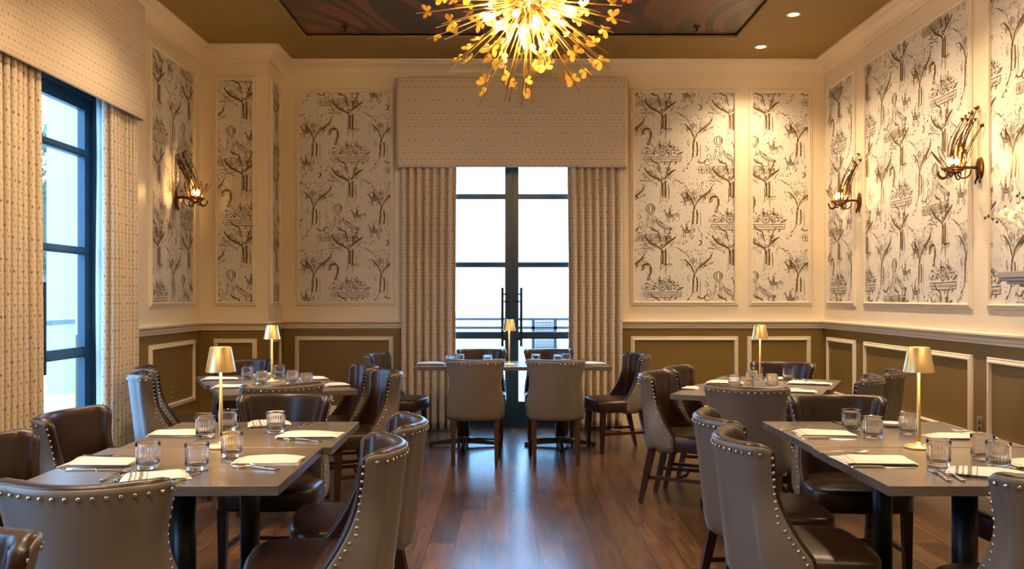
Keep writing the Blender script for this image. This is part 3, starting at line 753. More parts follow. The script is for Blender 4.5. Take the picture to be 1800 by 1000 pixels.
    for s in (-1, 1):
        last = None; z = ZT-.045
        while z > ZB+.03:
            y = yf(z)-.030; x = s*(Wd(z)+.0005); p = Vector((x, y, z))
            if y > yb(z)+.165 and (last is None or (p-last).length > .026): dome(p, (s, 0, 0)); last = p
            elif y <= yb(z)+.165 and (last is None or (p-last).length > .026): dome((s*(Wd(z)-.002), yb(z)+.15, z), (s, -.05, 0)); last = p
            z -= .002
    # seat
    b = bmesh.new(); lay = []
    def ring_(inset, z):
        r_ = []
        for k in range(40):
            a = 2*PI*k/40; ca, sa = math.cos(a), math.sin(a); e = .32
            x = math.copysign(abs(ca)**e, ca); y = math.copysign(abs(sa)**e, sa)
            hw = .232 + (.012 if y > 0 else -.030*(-y)); xx = x*(hw-inset); yy = .012+y*(.245-inset)+.022*(1-x*x) if y > 0 else .012+y*(.235-.085*x*x-inset)
            r_.append(b.verts.new((xx, yy, z)))
        return r_
    for inset, z in ((.03, .362), (.006, .366), (0, .376), (.0, .415), (.0, .450), (.006, .462), (.018, .470), (.045, .475), (.10, .480), (.17, .482)): lay.append(ring_(inset, z))
    for p, q in zip(lay, lay[1:]):
        for k in range(40): b.faces.new((p[k], p[(k+1) % 40], q[(k+1) % 40], q[k]))
    b.faces.new(lay[-1]); b.faces.new(lay[0][::-1])
    mb = MB(); mb.bm(b, 0, smooth=True); mb.build('seat', 'leather_brown', t)
    # legs
    def leg(x0, y0, x1, y1):
        q = MB(); v = []
        for (x, y, z, hw) in ((x1, y1, 0.004, .014), (x0*.25+x1*.75, y0*.25+y1*.75, .09, .017), (x0, y0, .365, .0225)):
            for a, c in ((-1, -1), (1, -1), (1, 1), (-1, 1)): v.append((x+a*hw, y+c*hw, z))
        f = [(0, 3, 2, 1), (8, 9, 10, 11)]
        for i in range(2):
            for k in range(4): f.append((i*4+k, i*4+(k+1) % 4, i*4+4+(k+1) % 4, i*4+4+k))
        q.add(v, f); q.lathe([(.011, 0), (.011, .006)], 12, 1, c=(x1, y1)); return q.build('leg', ['chair_wood', 'nail'], t)
    for s in (-1, 1):
        leg(s*.200, .205, s*.200, .215); leg(s*.180, -.153, s*.177, -.235)
        MB().box(-.010, .010, -.190, .198, .165, .187, mtx=Matrix.Translation((s*.180, 0, 0)) @ Matrix.Rotation(-s*.075, 4, 'Z')).build('stretcher', 'chair_wood', t)
    MB().tube([(-.178, -.02, .176), (-.10, .02, .176), (0, .034, .176), (.10, .02, .176), (.178, -.02, .176)], .010, 6).build('stretcher', 'chair_wood', t)
    return t
chair0 = make_chair(); KIDS[chair0.name] = list(chair0.children)
used = [False]
def chair(back, face, label, group=None):
    # back: (x, y) of the middle of the back's top rail; face: heading the sitter looks, degrees from +Y counter-clockwise
    a = R(face); f = Vector((-math.sin(a), math.cos(a))); c = Vector(back)+f*.285
    if not used[0]:
        used[0] = True; o = chair0; o.location = (c.x, c.y, 0); o.rotation_euler = (0, 0, a); o['label'] = label
        if group: o['group'] = group
    else: o = dup(chair0, (c.x, c.y, 0), a, label, group)
    return o
G = 'brown and taupe leather dining chairs'
# near left table
chair((-1.20, 2.36), 1, 'taupe studded chair back at the camera end of the near left table', G)
chair((-1.165, 4.66), 180, 'brown leather chair at the far end of the near left table', G)
chair((-.365, 3.13), 99, 'nearest right-hand chair of the near left table, its taupe studded side towards the aisle', G)
chair((-.345, 3.70), 99, 'second right-hand chair of the near left table, behind the nearest one', G)
chair((-2.07, 3.93), -96, 'brown leather chair beside the left door curtain at the near left table', G)
chair((-2.00, 3.17), -94, 'brown leather chair cut by the left photo edge, near left table', G)
chair((-1.27, 1.98), 184, 'brown leather chair top in the bottom left corner of the photo', G)
# near right table
chair((1.67, 2.44), 0, 'taupe studded chair back cut by the right photo edge at the near right table', G)
chair((1.705, 4.62), 178, 'brown leather chair at the far end of the near right table', G)
chair((.775, 3.26), -92, 'nearest left-hand chair of the near right table, tall taupe studded side to the aisle', G)
chair((.825, 3.83), -90, 'second left-hand chair of the near right table, behind the nearest one', G)
chair((2.545, 3.72), 92, 'chair on the wall side of the near right table, only its seat showing', G)
# far left table, turned
AL = 24.5
chair((-1.30, 5.09), AL, 'studded chair back at the camera end of the far left table', G)
chair((-2.23, 7.25), 180+AL, 'dark chair at the far end of the far left table, before the corner', G)
chair((-.76, 6.15), 90+AL, 'right-hand chair of the far left table, the nearer of its two', G)
chair((-1.00, 6.63), 90+AL, 'right-hand chair of the far left table, the farther of its two', G)
chair((-2.56, 5.86), -90+AL, 'left-hand chair of the far left table, nearer one by the curtain, pale in window light', G)
chair((-2.74, 6.38), -90+AL, 'left-hand chair of the far left table, farther one by the outlet wall', G)
# far right table, turned
AR = -26
chair((1.34, 4.98), AR, 'taupe studded chair back at the camera end of the far right table', G)
chair((2.205, 6.94), 180+AR, 'dark brown chair at the far end of the far right table', G)
chair((.92, 6.02), -90+AR, 'left-hand chair of the far right table, the nearer of its two', G)
chair((1.17, 6.48), -90+AR, 'left-hand chair of the far right table, the farther of its two', G)
chair((2.42, 5.60), 90+AR, 'right-hand chair of the far right table, the nearer of its two by the wall', G)
chair((2.75, 6.03), 90+AR, 'right-hand chair of the far right table, the farther of its two by the wall', G)
# centre table
chair((-.272, 7.08), 0, 'left taupe chair with its back to the camera at the centre table', G)
chair((.395, 7.08), 0, 'right taupe chair with its back to the camera at the centre table', G)
chair((-.262, 8.70), 180, 'left chair behind the centre table, before the glass door', G)
chair((.400, 8.70), 180, 'right chair behind the centre table, before the glass door', G)
chair((-1.30, 7.97), -104, 'chair at the left end of the centre table, back lit blue', G)
chair((1.27, 7.92), 102, 'chair at the right end of the centre table, side-on with back lit blue', G)

# ------------------------------------------------------------------ tables
def make_table(w_, d_):
    t = thing('dining_table', 'x', 'table')
    MB().box(-w_/2, w_/2, -d_/2, d_/2, .727, .760, bev=.0015).build('tabletop', 'table_laminate', t)
    MB().lathe([(.044, .045), (.044, .715), (.044, .715)], 24).build('pedestal', 'black_metal', t)
    q = MB(); q.box(-.22, .22, -.03, .03, .712, .727); q.box(-.03, .03, -.22, .22, .712, .727); q.build('top_bracket', 'black_metal', t)
    q = MB()
    q.lathe([(.055, .03), (.055, .05), (.046, .075), (.044, .10)], 16)
    for k in range(4):
        a = k*PI/2; m_ = Matrix.Rotation(a, 4, 'Z')
        v = []
        for x, hw, z0, z1 in ((.03, .032, .030, .085), (.295, .020, .012, .040), (.33, .022, .012, .034)):
            v += [(x, -hw, z0), (x, hw, z0), (x, hw*.6, z1), (x, -hw*.6, z1)]
        f = [(0, 1, 2, 3), (11, 10, 9, 8)]
        for i in range(2):
            for j in range(4): f.append((i*4+j, i*4+4+j, i*4+4+(j+1) % 4, i*4+(j+1) % 4))
        q.add(v, f, mtx=m_); q.lathe([(.018, 0), (.018, .014)], 12, mtx=m_ @ Matrix.Translation((.31, 0, 0)))
    q.build('cross_base', 'black_metal', t); return t
T1 = make_table(.875, .735); KIDS[T1.name] = list(T1.children)
T2 = make_table(.88, .72); KIDS[T2.name] = list(T2.children)
def put(first, src, loc, rz, label, group=None):
    if first: src.location = loc; src.rotation_euler = (0, 0, rz); src['label'] = label; return src
    return dup(src, loc, rz, label)
def vec(ang, u, v): a = R(ang); return Vector((math.cos(a)*u-math.sin(a)*v, math.sin(a)*u+math.cos(a)*v, 0))
put(1, T1, (-1.198, 3.217, 0), R(1), 'near half of the grey-topped table at the front left')
put(0, T1, (-1.172, 3.955, 0), R(1), 'far half of the grey-topped table at the front left')
put(0, T1, (1.688, 3.217, 0), R(-.5), 'near half of the grey-topped table at the front right')
put(0, T1, (1.702, 3.960, .001), R(-.5), 'far half of the grey-topped table at the front right')
cL = Vector((-1.72, 6.31, 0)); cR = Vector((1.76, 6.02, 0))
for s, nm in ((-1, 'near'), (1, 'far')):
    put(0, T1, cL+vec(AL, -.012*s, s*.370), R(AL), '%s half of the turned table at the back left' % nm)
    put(0, T1, cR+vec(AR, .012*s, s*.370), R(AR), '%s half of the turned table at the back right' % nm)
put(1, T2, (-.400, 8.07, 0), 0, 'left half of the centre table before the back door')
put(0, T2, (.482, 8.07, 0), 0, 'right half of the centre table before the back door')

for tb in [o for o in C.objects if o.get('category') == 'table']:      # some pedestals stand turned under their tops
    a_ = {'near half of the grey-topped table at the front left': 24, 'near half of the turned table at the back left': -24, 'far half of the turned table at the back right': 24}.get(tb['label'])
    if a_:
        for c_ in [o for o in C.objects if o.parent == tb and o.name.startswith('cross_base')]: c_.rotation_euler = (0, 0, R(a_))
# ------------------------------------------------------------------ table lamps
def make_lamp():
    t = thing('table_lamp', 'x', 'lamp')
    MB().lathe([(.056, 0), (.056, .007), (.053, .010), (.016, .011), (.013, .020), (.010, .026), (.0, .026)], 40).build('base', 'brass', t)
    MB().tube([(0, 0, .02), (0, 0, .05), (0, 0, .35)], [.0095, .0085, .0055], 16).build('stem', 'brass_stem', t)
    q = MB(); q.lathe([(.0605, .312), (.042, .412), (.040, .414), (.0, .414), (.0, .411), (.0395, .411), (.0590, .312), (.0605, .312)], 48); q.build('lamp_shade', 'brass', t)
    MB().lathe([(.0, .348), (.030, .348), (.030, .352), (.0, .352)], 24).build('light_disc', 'lamp_led', t)
    d = bpy.data.lights.new('lamp_light', 'SPOT'); d.energy = 9; d.spot_size = R(125); d.spot_blend = .5; d.shadow_soft_size = .022; d.color = (1, .62, .25)
    o = bpy.data.objects.new('lamp_light', d); C.objects.link(o); o.parent = t; o.location = (0, 0, .344); return t
LP = make_lamp(); KIDS[LP.name] = list(LP.children)
lamps = [(at(388, 787, .76), 'gold table lamp on the near left table'), (at(1615, 788, .76), 'gold table lamp on the near right table'),
         (at(895, 641.5, .76), 'gold table lamp on the centre table'), (at(478, 671, .76), 'gold table lamp on the far left table'), (at(1336, 671, .76), 'gold table lamp on the far right table')]
for i, (p, lb) in enumerate(lamps): o = put(i == 0, LP, p+Vector((0, 0, .0012)), 0, lb); o['group'] = 'gold table lamps'

# ------------------------------------------------------------------ tumblers
def tumbler_mesh():
    mb = MB(); n_ = 96; prof = [(0, .0, 0), (.034, .0, 0), (.0385, .003, 0), (.040, .010, .3), (.0405, .018, 1), (.0415, .05, 1), (.042, .072, 1), (.0425, .080, 0), (.0428, .094, 0), (.0418, .0955, 0), (.0408, .094, 0), (.0400, .05, 0), (.0380, .020, 0), (.034, .016, 0), (0, .015, 0)]
    v = []; f = []
    for r, z, k in prof:
        for i in range(n_): a = 2*PI*i/n_; rr = r-.0026*k*(1-abs(math.cos(12*a))); v.append((rr*math.cos(a), rr*math.sin(a), z))
    for j in range(len(prof)-1):
        for i in range(n_): f.append((j*n_+i, j*n_+(i+1) % n_, (j+1)*n_+(i+1) % n_, (j+1)*n_+i))
    mb.add(v, f, smooth=True); return mb
tum = None
def tumbler(x, ybase, label, group):
    # ybase: image row of the foot's middle
    global tum
    if tum is None: tum = tumbler_mesh().build('tumbler', 'tumbler_glass', clean=True); o = tum
    else: o = tum.copy(); C.objects.link(o)
    o.location = at(x, ybase, .76)+Vector((0, 0, .0015)); o.rotation_euler = (0, 0, random.random()); tag(o, label, 'glass', group)
g1 = 'ribbed tumblers on the near left table'
for x, y, lb in ((260, 824, 'ribbed tumbler beside the forks at the camera end of the near left table'), (346, 826, 'ribbed tumbler beside the front napkin of the near left table, right of the forks'),
                 (407, 803, 'ribbed tumbler right of the lamp foot on the near left table'), (361, 769, 'ribbed tumbler left of the lamp stem on the near left table'),
                 (400, 757, 'ribbed tumbler partly behind the lamp stem of the near left table'), (485, 760, 'ribbed tumbler by the striped napkin at the far end of the near left table')): tumbler(x, y, lb, g1)
g1 = 'ribbed tumblers on the near right table'
for x, y, lb in ((1496, 756, 'ribbed tumbler nearest the far-end chair of the near right table'), (1534, 770, 'ribbed tumbler right of the upper left napkin of the near right table'),
                 (1597, 764, 'ribbed tumbler just left of the lamp stem on the near right table'), (1650, 819, 'ribbed tumbler behind the two forks on the near right table'),
                 (1727, 808, 'ribbed tumbler, left one of the overlapping pair at the right photo edge'), (1755, 822, 'ribbed tumbler, right front one of the overlapping pair at the right photo edge')): tumbler(x, y, lb, g1)
g1 = 'ribbed tumblers on the far left table'
for x, y, lb in ((434, 667, 'front tumbler of the overlapping pair on the far left table'), (437, 660, 'rear tumbler of the overlapping pair on the far left table'), (460, 676, 'tumbler just left of the lamp foot on the far left table'),
                 (491, 663, 'tumbler just right of the lamp stem on the far left table'), (514, 675, 'tumbler behind the studded chair back, middle of the far left table'), (539, 680, 'rightmost tumbler on the far left table')): tumbler(x, y, lb, g1)
g1 = 'ribbed tumblers on the far right table'
for x, y, lb in ((1291, 684, 'leftmost tumbler on the far right table'), (1322, 675, 'tumbler left of the lamp stem on the far right table'), (1331, 667, 'rear tumbler behind the lamp stem on the far right table'),
                 (1357, 682, 'tumbler right of the lamp foot on the far right table'), (1386, 669, 'rightmost tumbler on the far right table'), (1333, 688, 'low front tumbler before the lamp foot on the far right table')): tumbler(x, y, lb, g1)
g1 = 'ribbed tumblers on the centre table'
for x, y, lb in ((791, 644, 'leftmost tumbler on the centre table'), (808, 640.5, 'second tumbler from the left on the centre table'), (857, 643, 'tumbler left of the lamp on the centre table'),
                 (942, 641, 'tumbler right of the lamp on the centre table'), (981, 642, 'left tumbler of the right-hand pair on the centre table'), (996, 639.5, 'right tumbler of the right-hand pair on the centre table')): tumbler(x, y, lb, g1)

# ------------------------------------------------------------------ napkins and cutlery
def napkin(cx, cy, L, Wd_, ang, label, group, seed, z=.7612):
    rn = random.Random(seed); mb = MB(); a0 = R(ang); c = at(cx, cy, .76)
    ca, sa = math.cos(a0), math.sin(a0)
    for lay in range(3):
        l = L*(1-.035*lay); wd = Wd_*(1-.05*lay); ox = rn.uniform(-.006, .006); oy = rn.uniform(-.006, .006)-(.012 if lay == 2 else 0); z0 = lay*.0040; sk = rn.uniform(-.018, .018); hh = .0037
        nx, ny = 18, 9; top = []; bot = []; ut = []
        for j in range(ny+1):
            rt = []; rb = []; uu = []
            for i in range(nx+1):
                u = i/nx-.5; v = j/ny-.5
                e = min(1, (1-abs(2*u)**6))*min(1, (1-abs(2*v)**8)); e = max(0, e)**.5
                x = u*l+ox+sk*v+.0015*math.sin(5*v+seed); y = v*wd+oy+sk*u*.3+.0015*math.sin(5*u+lay+seed)
                bump_ = 0 if lay < 2 else .0025*math.sin(5*u+seed)*math.sin(4*v+4)+(.006*math.exp(-((v-.25+.1*u)/.10)**2) if lay == 2 else 0)
                zt = z0+.0012+hh*e+max(0, bump_+.002)*e*(lay > 0); zb = z0+.0008*0
                X = x*ca-y*sa; Y = x*sa+y*ca; rt.append((X, Y, zt)); rb.append((X, Y, zb)); uu.append((u+.5, v+.5))
            top.append(rt); bot.append(rb); ut.append(uu)
        mb.grid(top, ut); mb.grid(bot, ut, flip=True)
        per = [(0, i) for i in range(nx)]+[(j, nx) for j in range(ny)]+[(ny, nx-i) for i in range(nx)]+[(ny-j, 0) for j in range(ny)]+[(0, 0)]
        mb.grid([[bot[j][i] for j, i in per], [top[j][i] for j, i in per]], [[ut[j][i] for j, i in per]]*2)
    o = mb.build('napkin', 'napkin_striped' if seed in (2, 6, 10) else 'napkin_cloth'); o.location = (c.x, c.y, z); tag(o, label, 'napkin', group)
def fork_mesh():                          # along +x: handle end at x=-.10, tines to +.10
    mb = MB(); rows = []
    for x, hw, z in ((-.100, .006, .0045), (-.097, .0085, .005), (-.085, .009, .0052), (-.05, .0052, .006), (-.01, .0034, .0085), (.03, .003, .0085), (.042, .006, .006), (.050, .0115, .0035), (.062, .0125, .0025), (.066, .0125, .0026)):
        rows.append([(x, -hw, z), (x, -hw*.4, z+.0012), (x, hw*.4, z+.0012), (x, hw, z)])
    mb.grid(rows, flip=True); mb.grid([[(a, b, c-.0026) for a, b, c in r_] for r_ in rows])
    mb.grid([[r_[0] for r_ in rows], [(r_[0][0], r_[0][1], r_[0][2]-.0026) for r_ in rows]], flip=True); mb.grid([[r_[-1] for r_ in rows], [(r_[-1][0], r_[-1][1], r_[-1][2]-.0026) for r_ in rows]])
    for k in range(4):
        y = -.0105+k*.007; mb.tube([(.064, y, .0022), (.078, y, .0030), (.090, y, .0048), (.102, y*.96, .0085)], [.0017, .0016, .0014, .0008], 6)
    return mb
def knife_mesh():
    mb = MB(); rows = []
    for x, a, b, h in ((-.115, .004, -.004, .004), (-.110, .0085, -.0085, .006), (-.09, .0085, -.0085, .007), (-.02, .0065, -.0065, .007), (.0, .006, -.006, .006), (.005, .009, -.007, .0028), (.05, .0105, -.0085, .0022), (.09, .009, -.0085, .002), (.112, .002, -.0085, .0018), (.116, -.004, -.0070, .0016)):
        rows.append([(x, b, .0006), (x, b*.7, h), (x, a*.7, h), (x, a, .0006), (x, b, .0006)])
    mb.grid(rows, flip=True, smooth=False); return mb
def spoon_mesh():
    mb = MB(); mb.tube([(-.10, 0, .004), (-.06, 0, .0045), (0, 0, .008), (.04, 0, .007), (.06, 0, .004)], [.0075, .0055, .003, .003, .004], 8, flat=.35)
    rows = []
    for i in range(9):
        t = i/8; x = .058+.058*t; hw = .019*math.sin(PI*min(1, max(.03, t)))**.6*(1-.25*t)
        rows.append([(x, hw*s_, .0075-.006*math.cos(s_*PI/2)*math.sin(PI*max(.05, min(.95, t)))) for s_ in (-1, -.5, 0, .5, 1)])
    mb.grid(rows); mb.grid([[(a, b, c+.0012) for a, b, c in r_] for r_ in rows], flip=True); return mb
CUT = {}
def cutlery(kind, hx, hy, tx, ty, label, group, z=.7612, pitch=0):
    if kind not in CUT: o = {'fork': fork_mesh, 'knife': knife_mesh, 'spoon': spoon_mesh}[kind]().build(kind, 'cutlery'); CUT[kind] = o
    else: o = CUT[kind].copy(); C.objects.link(o)
    a = at(hx, hy, .76); b = at(tx, ty, .76); m_ = (a+b)/2; o.location = (m_.x, m_.y, z); o.rotation_euler = (0, pitch, math.atan2(b.y-a.y, b.x-a.x)); tag(o, label, kind, group)
A_ = 'napkins on the near left table'
napkin(180, 815, .25, .15, 2, 'folded napkin at the left front place of the near left table, by the table corner', A_, 1)
napkin(272, 840, .21, .15, 22, 'folded napkin behind the studded chair at the camera end of the near left table', A_, 2)
napkin(315, 764, .25, .14, 0, 'folded napkin left of the tumbler and lamp on the near left table', A_, 3)
napkin(472, 812, .25, .15, 2, 'folded napkin at the right front place of the near left table', A_, 4)
napkin(545, 767, .27, .14, 2, 'folded napkin at the right rear place of the near left table', A_, 5)
napkin(473, 747, .20, .15, 20, 'striped folded napkin at the far end of the near left table', A_, 6)
A_ = 'cutlery on the near left table'
cutlery('knife', 105, 826, 235, 828, 'knife in front of the left front napkin on the near left table', A_)
cutlery('fork', 172, 850, 233, 825, 'left fork of the pair at the camera end of the near left table', A_)
cutlery('fork', 196, 851, 248, 824, 'right fork of the pair at the camera end of the near left table', A_)
cutlery('knife', 300, 852, 344, 833, 'knife right of the camera-end napkin on the near left table', A_)
cutlery('fork', 492, 827, 404, 821, 'near fork before the right front napkin of the near left table', A_)
cutlery('fork', 468, 823, 398, 813, 'second fork before the right front napkin of the near left table', A_)
cutlery('fork', 572, 778, 490, 772, 'near fork before the right rear napkin of the near left table', A_)
cutlery('fork', 545, 775, 482, 767, 'second fork before the right rear napkin of the near left table', A_)
cutlery('spoon', 418, 752, 448, 742, 'spoon beside the striped napkin of the near left table', A_)
cutlery('fork', 532, 744, 506, 752, 'left fork right of the striped napkin of the near left table', A_)
cutlery('fork', 547, 744, 523, 752, 'right fork right of the striped napkin of the near left table', A_)
cutlery('knife', 160, 803, 235, 801, 'knife behind the left front napkin on the near left table', A_)
A_ = 'napkins on the near right table'
napkin(1450, 764, .26, .14, -3, 'striped-edge napkin at the left rear place of the near right table', A_, 7)
napkin(1536, 811, .26, .17, -3, 'striped-edge napkin at the left front place of the near right table', A_, 8)
napkin(1688, 769, .27, .13, -2, 'striped-edge napkin right of the lamp on the near right table', A_, 9)
napkin(1735, 834, .25, .16, -30, 'folded napkin beside the two forks at the camera end of the near right table', A_, 10)
napkin(1815, 818, .2, .14, 0, 'folded napkin cut by the right photo edge on the near right table', A_, 11)
A_ = 'cutlery on the near right table'
cutlery('knife', 1403, 772, 1510, 773, 'knife before the left rear napkin of the near right table', A_)
cutlery('knife', 1495, 822, 1610, 823, 'knife before the left front napkin of the near right table', A_)
cutlery('fork', 1377, 757, 1420, 753, 'fork left of the left rear napkin of the near right table', A_)
cutlery('fork', 1455, 797, 1510, 796, 'fork behind the left front napkin of the near right table', A_)
cutlery('fork', 1676, 851, 1632, 824, 'left fork of the pair before a tumbler on the near right table', A_)
cutlery('fork', 1700, 850, 1652, 824, 'right fork of the pair before a tumbler on the near right table', A_)
cutlery('fork', 1735, 776, 1676, 766, 'fork leaning on the napkin right of the lamp, near right table', A_, .785)
cutlery('spoon', 1465, 742, 1492, 751, 'spoon left of the tumbler at the far end of the near right table', A_)
dish = MB().lathe([(0, 0), (.028, 0), (.036, .008), (.045, .020), (.043, .021), (.030, .008), (0, .005)], 32).build('dish', 'porcelain'); dish.location = at(1572, 752, .76)+Vector((0, .03, .0015))
tag(dish, 'small white dish behind the tumblers at the far end of the near right table', 'dish')
A_ = 'napkins on the far left table'
napkin(388, 667, .26, .14, 12, 'folded napkin at the left rear place of the far left table', A_, 13)
napkin(410, 681, .27, .14, 12, 'folded napkin at the left front place of the far left table', A_, 14)
napkin(462, 660, .16, .12, 24, 'folded napkin at the far end of the far left table', A_, 15)
napkin(552, 667, .2, .12, 20, 'folded napkin at the right rear place of the far left table', A_, 16)
napkin(592, 678, .16, .12, 20, 'folded napkin at the right corner of the far left table, beside the studded chair', A_, 17)
A_ = 'napkins on the far right table'
napkin(1275, 674, .26, .12, -16, 'folded napkin at the left rear place of the far right table', A_, 18)
napkin(1423, 675, .30, .13, -20, 'folded napkin at the right rear place of the far right table', A_, 19)
napkin(1396, 689, .27, .13, -18, 'folded napkin at the right front place of the far right table', A_, 20)
napkin(1362, 667, .14, .11, -20, 'folded napkin at the far end of the far right table', A_, 21)
napkin(1214, 684, .10, .09, -26, 'napkin showing left of the chair back on the far right table', A_, 22)
A_ = 'cutlery on the far right table'
cutlery('fork', 1447, 680, 1402, 672, 'fork on the right rear napkin of the far right table', A_, .785)
cutlery('fork', 1432, 693, 1366, 690, 'fork on the right front napkin of the far right table', A_, .785)
cutlery('fork', 1408, 666, 1400, 672, 'fork right of the rightmost tumbler of the far right table', A_)
A_ = 'napkins on the centre table'
napkin(758, 640, .26, .16, 0, 'folded napkin at the left end of the centre table', A_, 23)
napkin(1042, 640, .24, .16, 0, 'folded napkin at the right end of the centre table', A_, 24)
cutlery('knife', 1025, 644, 1060, 644, 'knife before the right-end napkin of the centre table', 'cutlery on the centre table')

# ------------------------------------------------------------------ chandelier
CH = Vector((.12, 5.0, 3.09)); rc = random.Random(5)
ct = thing('chandelier', 'large round gold chandelier of rods, butterflies and glowing bulbs', 'chandelier', CH)
q = MB(); q.ball((0, 0, 0), .075, 12); q.build('hub', 'brass', ct)
MB().tube([(0, 0, .07), (0, 0, ZC+.012-CH.z)], .012, 12).build('stem', 'brass', ct)
MB().lathe([(.07, ZC+.012-CH.z), (.07, ZC-.01-CH.z), (.02, ZC-.025-CH.z), (0, ZC-.025-CH.z)], 24).build('canopy', 'brass', ct)
rod_me = MB().tube([(0, 0, .05), (0, 0, 1)], .0038, 6).mesh('rod', 'gold_leaf')
def butterfly_mesh():
    mb = MB()
    for s in (-1, 1):
        up = [(0, 0), (.010, .016), (.024, .030), (.040, .032), (.047, .022), (.043, .010), (.036, .002), (.020, -.003)]
        lo = [(0, 0), (.018, -.004), (.032, -.008), (.037, -.018), (.030, -.028), (.020, -.032), (.012, -.024), (.004, -.010)]
        for W_ in (up, lo):
            v = [(s*x, .55*x*(.9), z) for x, z in W_]; n_ = len(v)
            v2 = [(a, b+.0015, c) for a, b, c in v]
            f = [list(range(n_)), list(range(2*n_))[n_:][::-1]]+[(i, i+n_, (i+1) % n_+n_, (i+1) % n_) for i in range(n_)]
            mb.add(v+v2, f)
    mb.tube([(0, 0, -.020), (0, 0, 0), (0, -.001, .020)], [.0012, .0026, .0014], 6)
    mb.v = [(x*1.02, y*1.02, z*1.02) for x, y, z in mb.v]
    return mb.mesh('butterfly', 'gold_leaf')
bf_me = butterfly_mesh()
bfl = []; dirs = []
def far_enough(d, ds, m_): return all(d.dot(e) < m_ for e in ds)
tries = 0
while len(dirs) < 100 and tries < 20000:
    tries += 1
    z = rc.uniform(-1, .12); a = rc.uniform(0, 2*PI); s_ = math.sqrt(1-z*z); d = Vector((s_*math.cos(a), s_*math.sin(a), z))
    if far_enough(d, dirs, math.cos(.17)): dirs.append(d)
for i, d in enumerate(dirs):
    L = rc.uniform(.44, .68) if i % 4 else rc.uniform(.34, .46)
    o = bpy.data.objects.new('rod', rod_me); C.objects.link(o); o.parent = ct; o.scale = (1, 1, L); o.rotation_euler = d.to_track_quat('Z', 'Y').to_euler()
    for k in range(1 if i % 4 else 2):
        b_ = bpy.data.objects.new('butterfly', bf_me); C.objects.link(b_); b_.parent = o
        rr = L-.05-.15*k-rc.uniform(0, .06); b_.location = (0, .004, rr/L)
        b_.scale = (1, 1, 1/L); 
        b_.rotation_euler = (0, 0, rc.uniform(0, 2*PI)); s_ = rc.uniform(.8, 1.1); b_.scale = (s_, s_, s_/L)
q = MB()
for i in range(60):
    z = rc.uniform(.15, 1); a = rc.uniform(0, 2*PI); s_ = math.sqrt(1-z*z); d = Vector((s_*math.cos(a), s_*math.sin(a), z)); q.tube([d*.05, d*rc.uniform(.35, .58)], .0038, 6)
tag(q.build('upper_rods', 'gold_leaf', ct), kind='stuff')
bulb_dirs = [(-.72, -.35, -.06), (.68, -.4, .02), (-.55, -.2, -.32), (.60, -.3, -.26), (-.22, -.6, -.42), (-.12, -.35, -.62), (.10, -.55, -.55), (.36, -.5, -.38), (-.05, .5, -.5), (.5, .5, -.2), (-.5, .5, -.25), (.15, -.8, -.2), (0, .8, .1), (-.5, 0, .6), (.5, 0, .6), (0, -.5, .6)]
for d in bulb_dirs:
    d = Vector(d).normalized(); mt = d.to_track_quat('Z', 'Y').to_matrix().to_4x4()
    hs = MB().tube([(0, 0, .06), (0, 0, .20)], [.007, .007], 8, mtx=mt); hs.tube([(0, 0, .18), (0, 0, .235)], .011, 10, mtx=mt); h = hs.build('bulb_holder', 'brass', ct)
    MB().lathe([(0, .235), (.010, .238), (.016, .255), (.0175, .268), (.014, .285), (.007, .305), (0, .318)], 14, mtx=mt).build('bulb', 'bulb_chandelier', h)

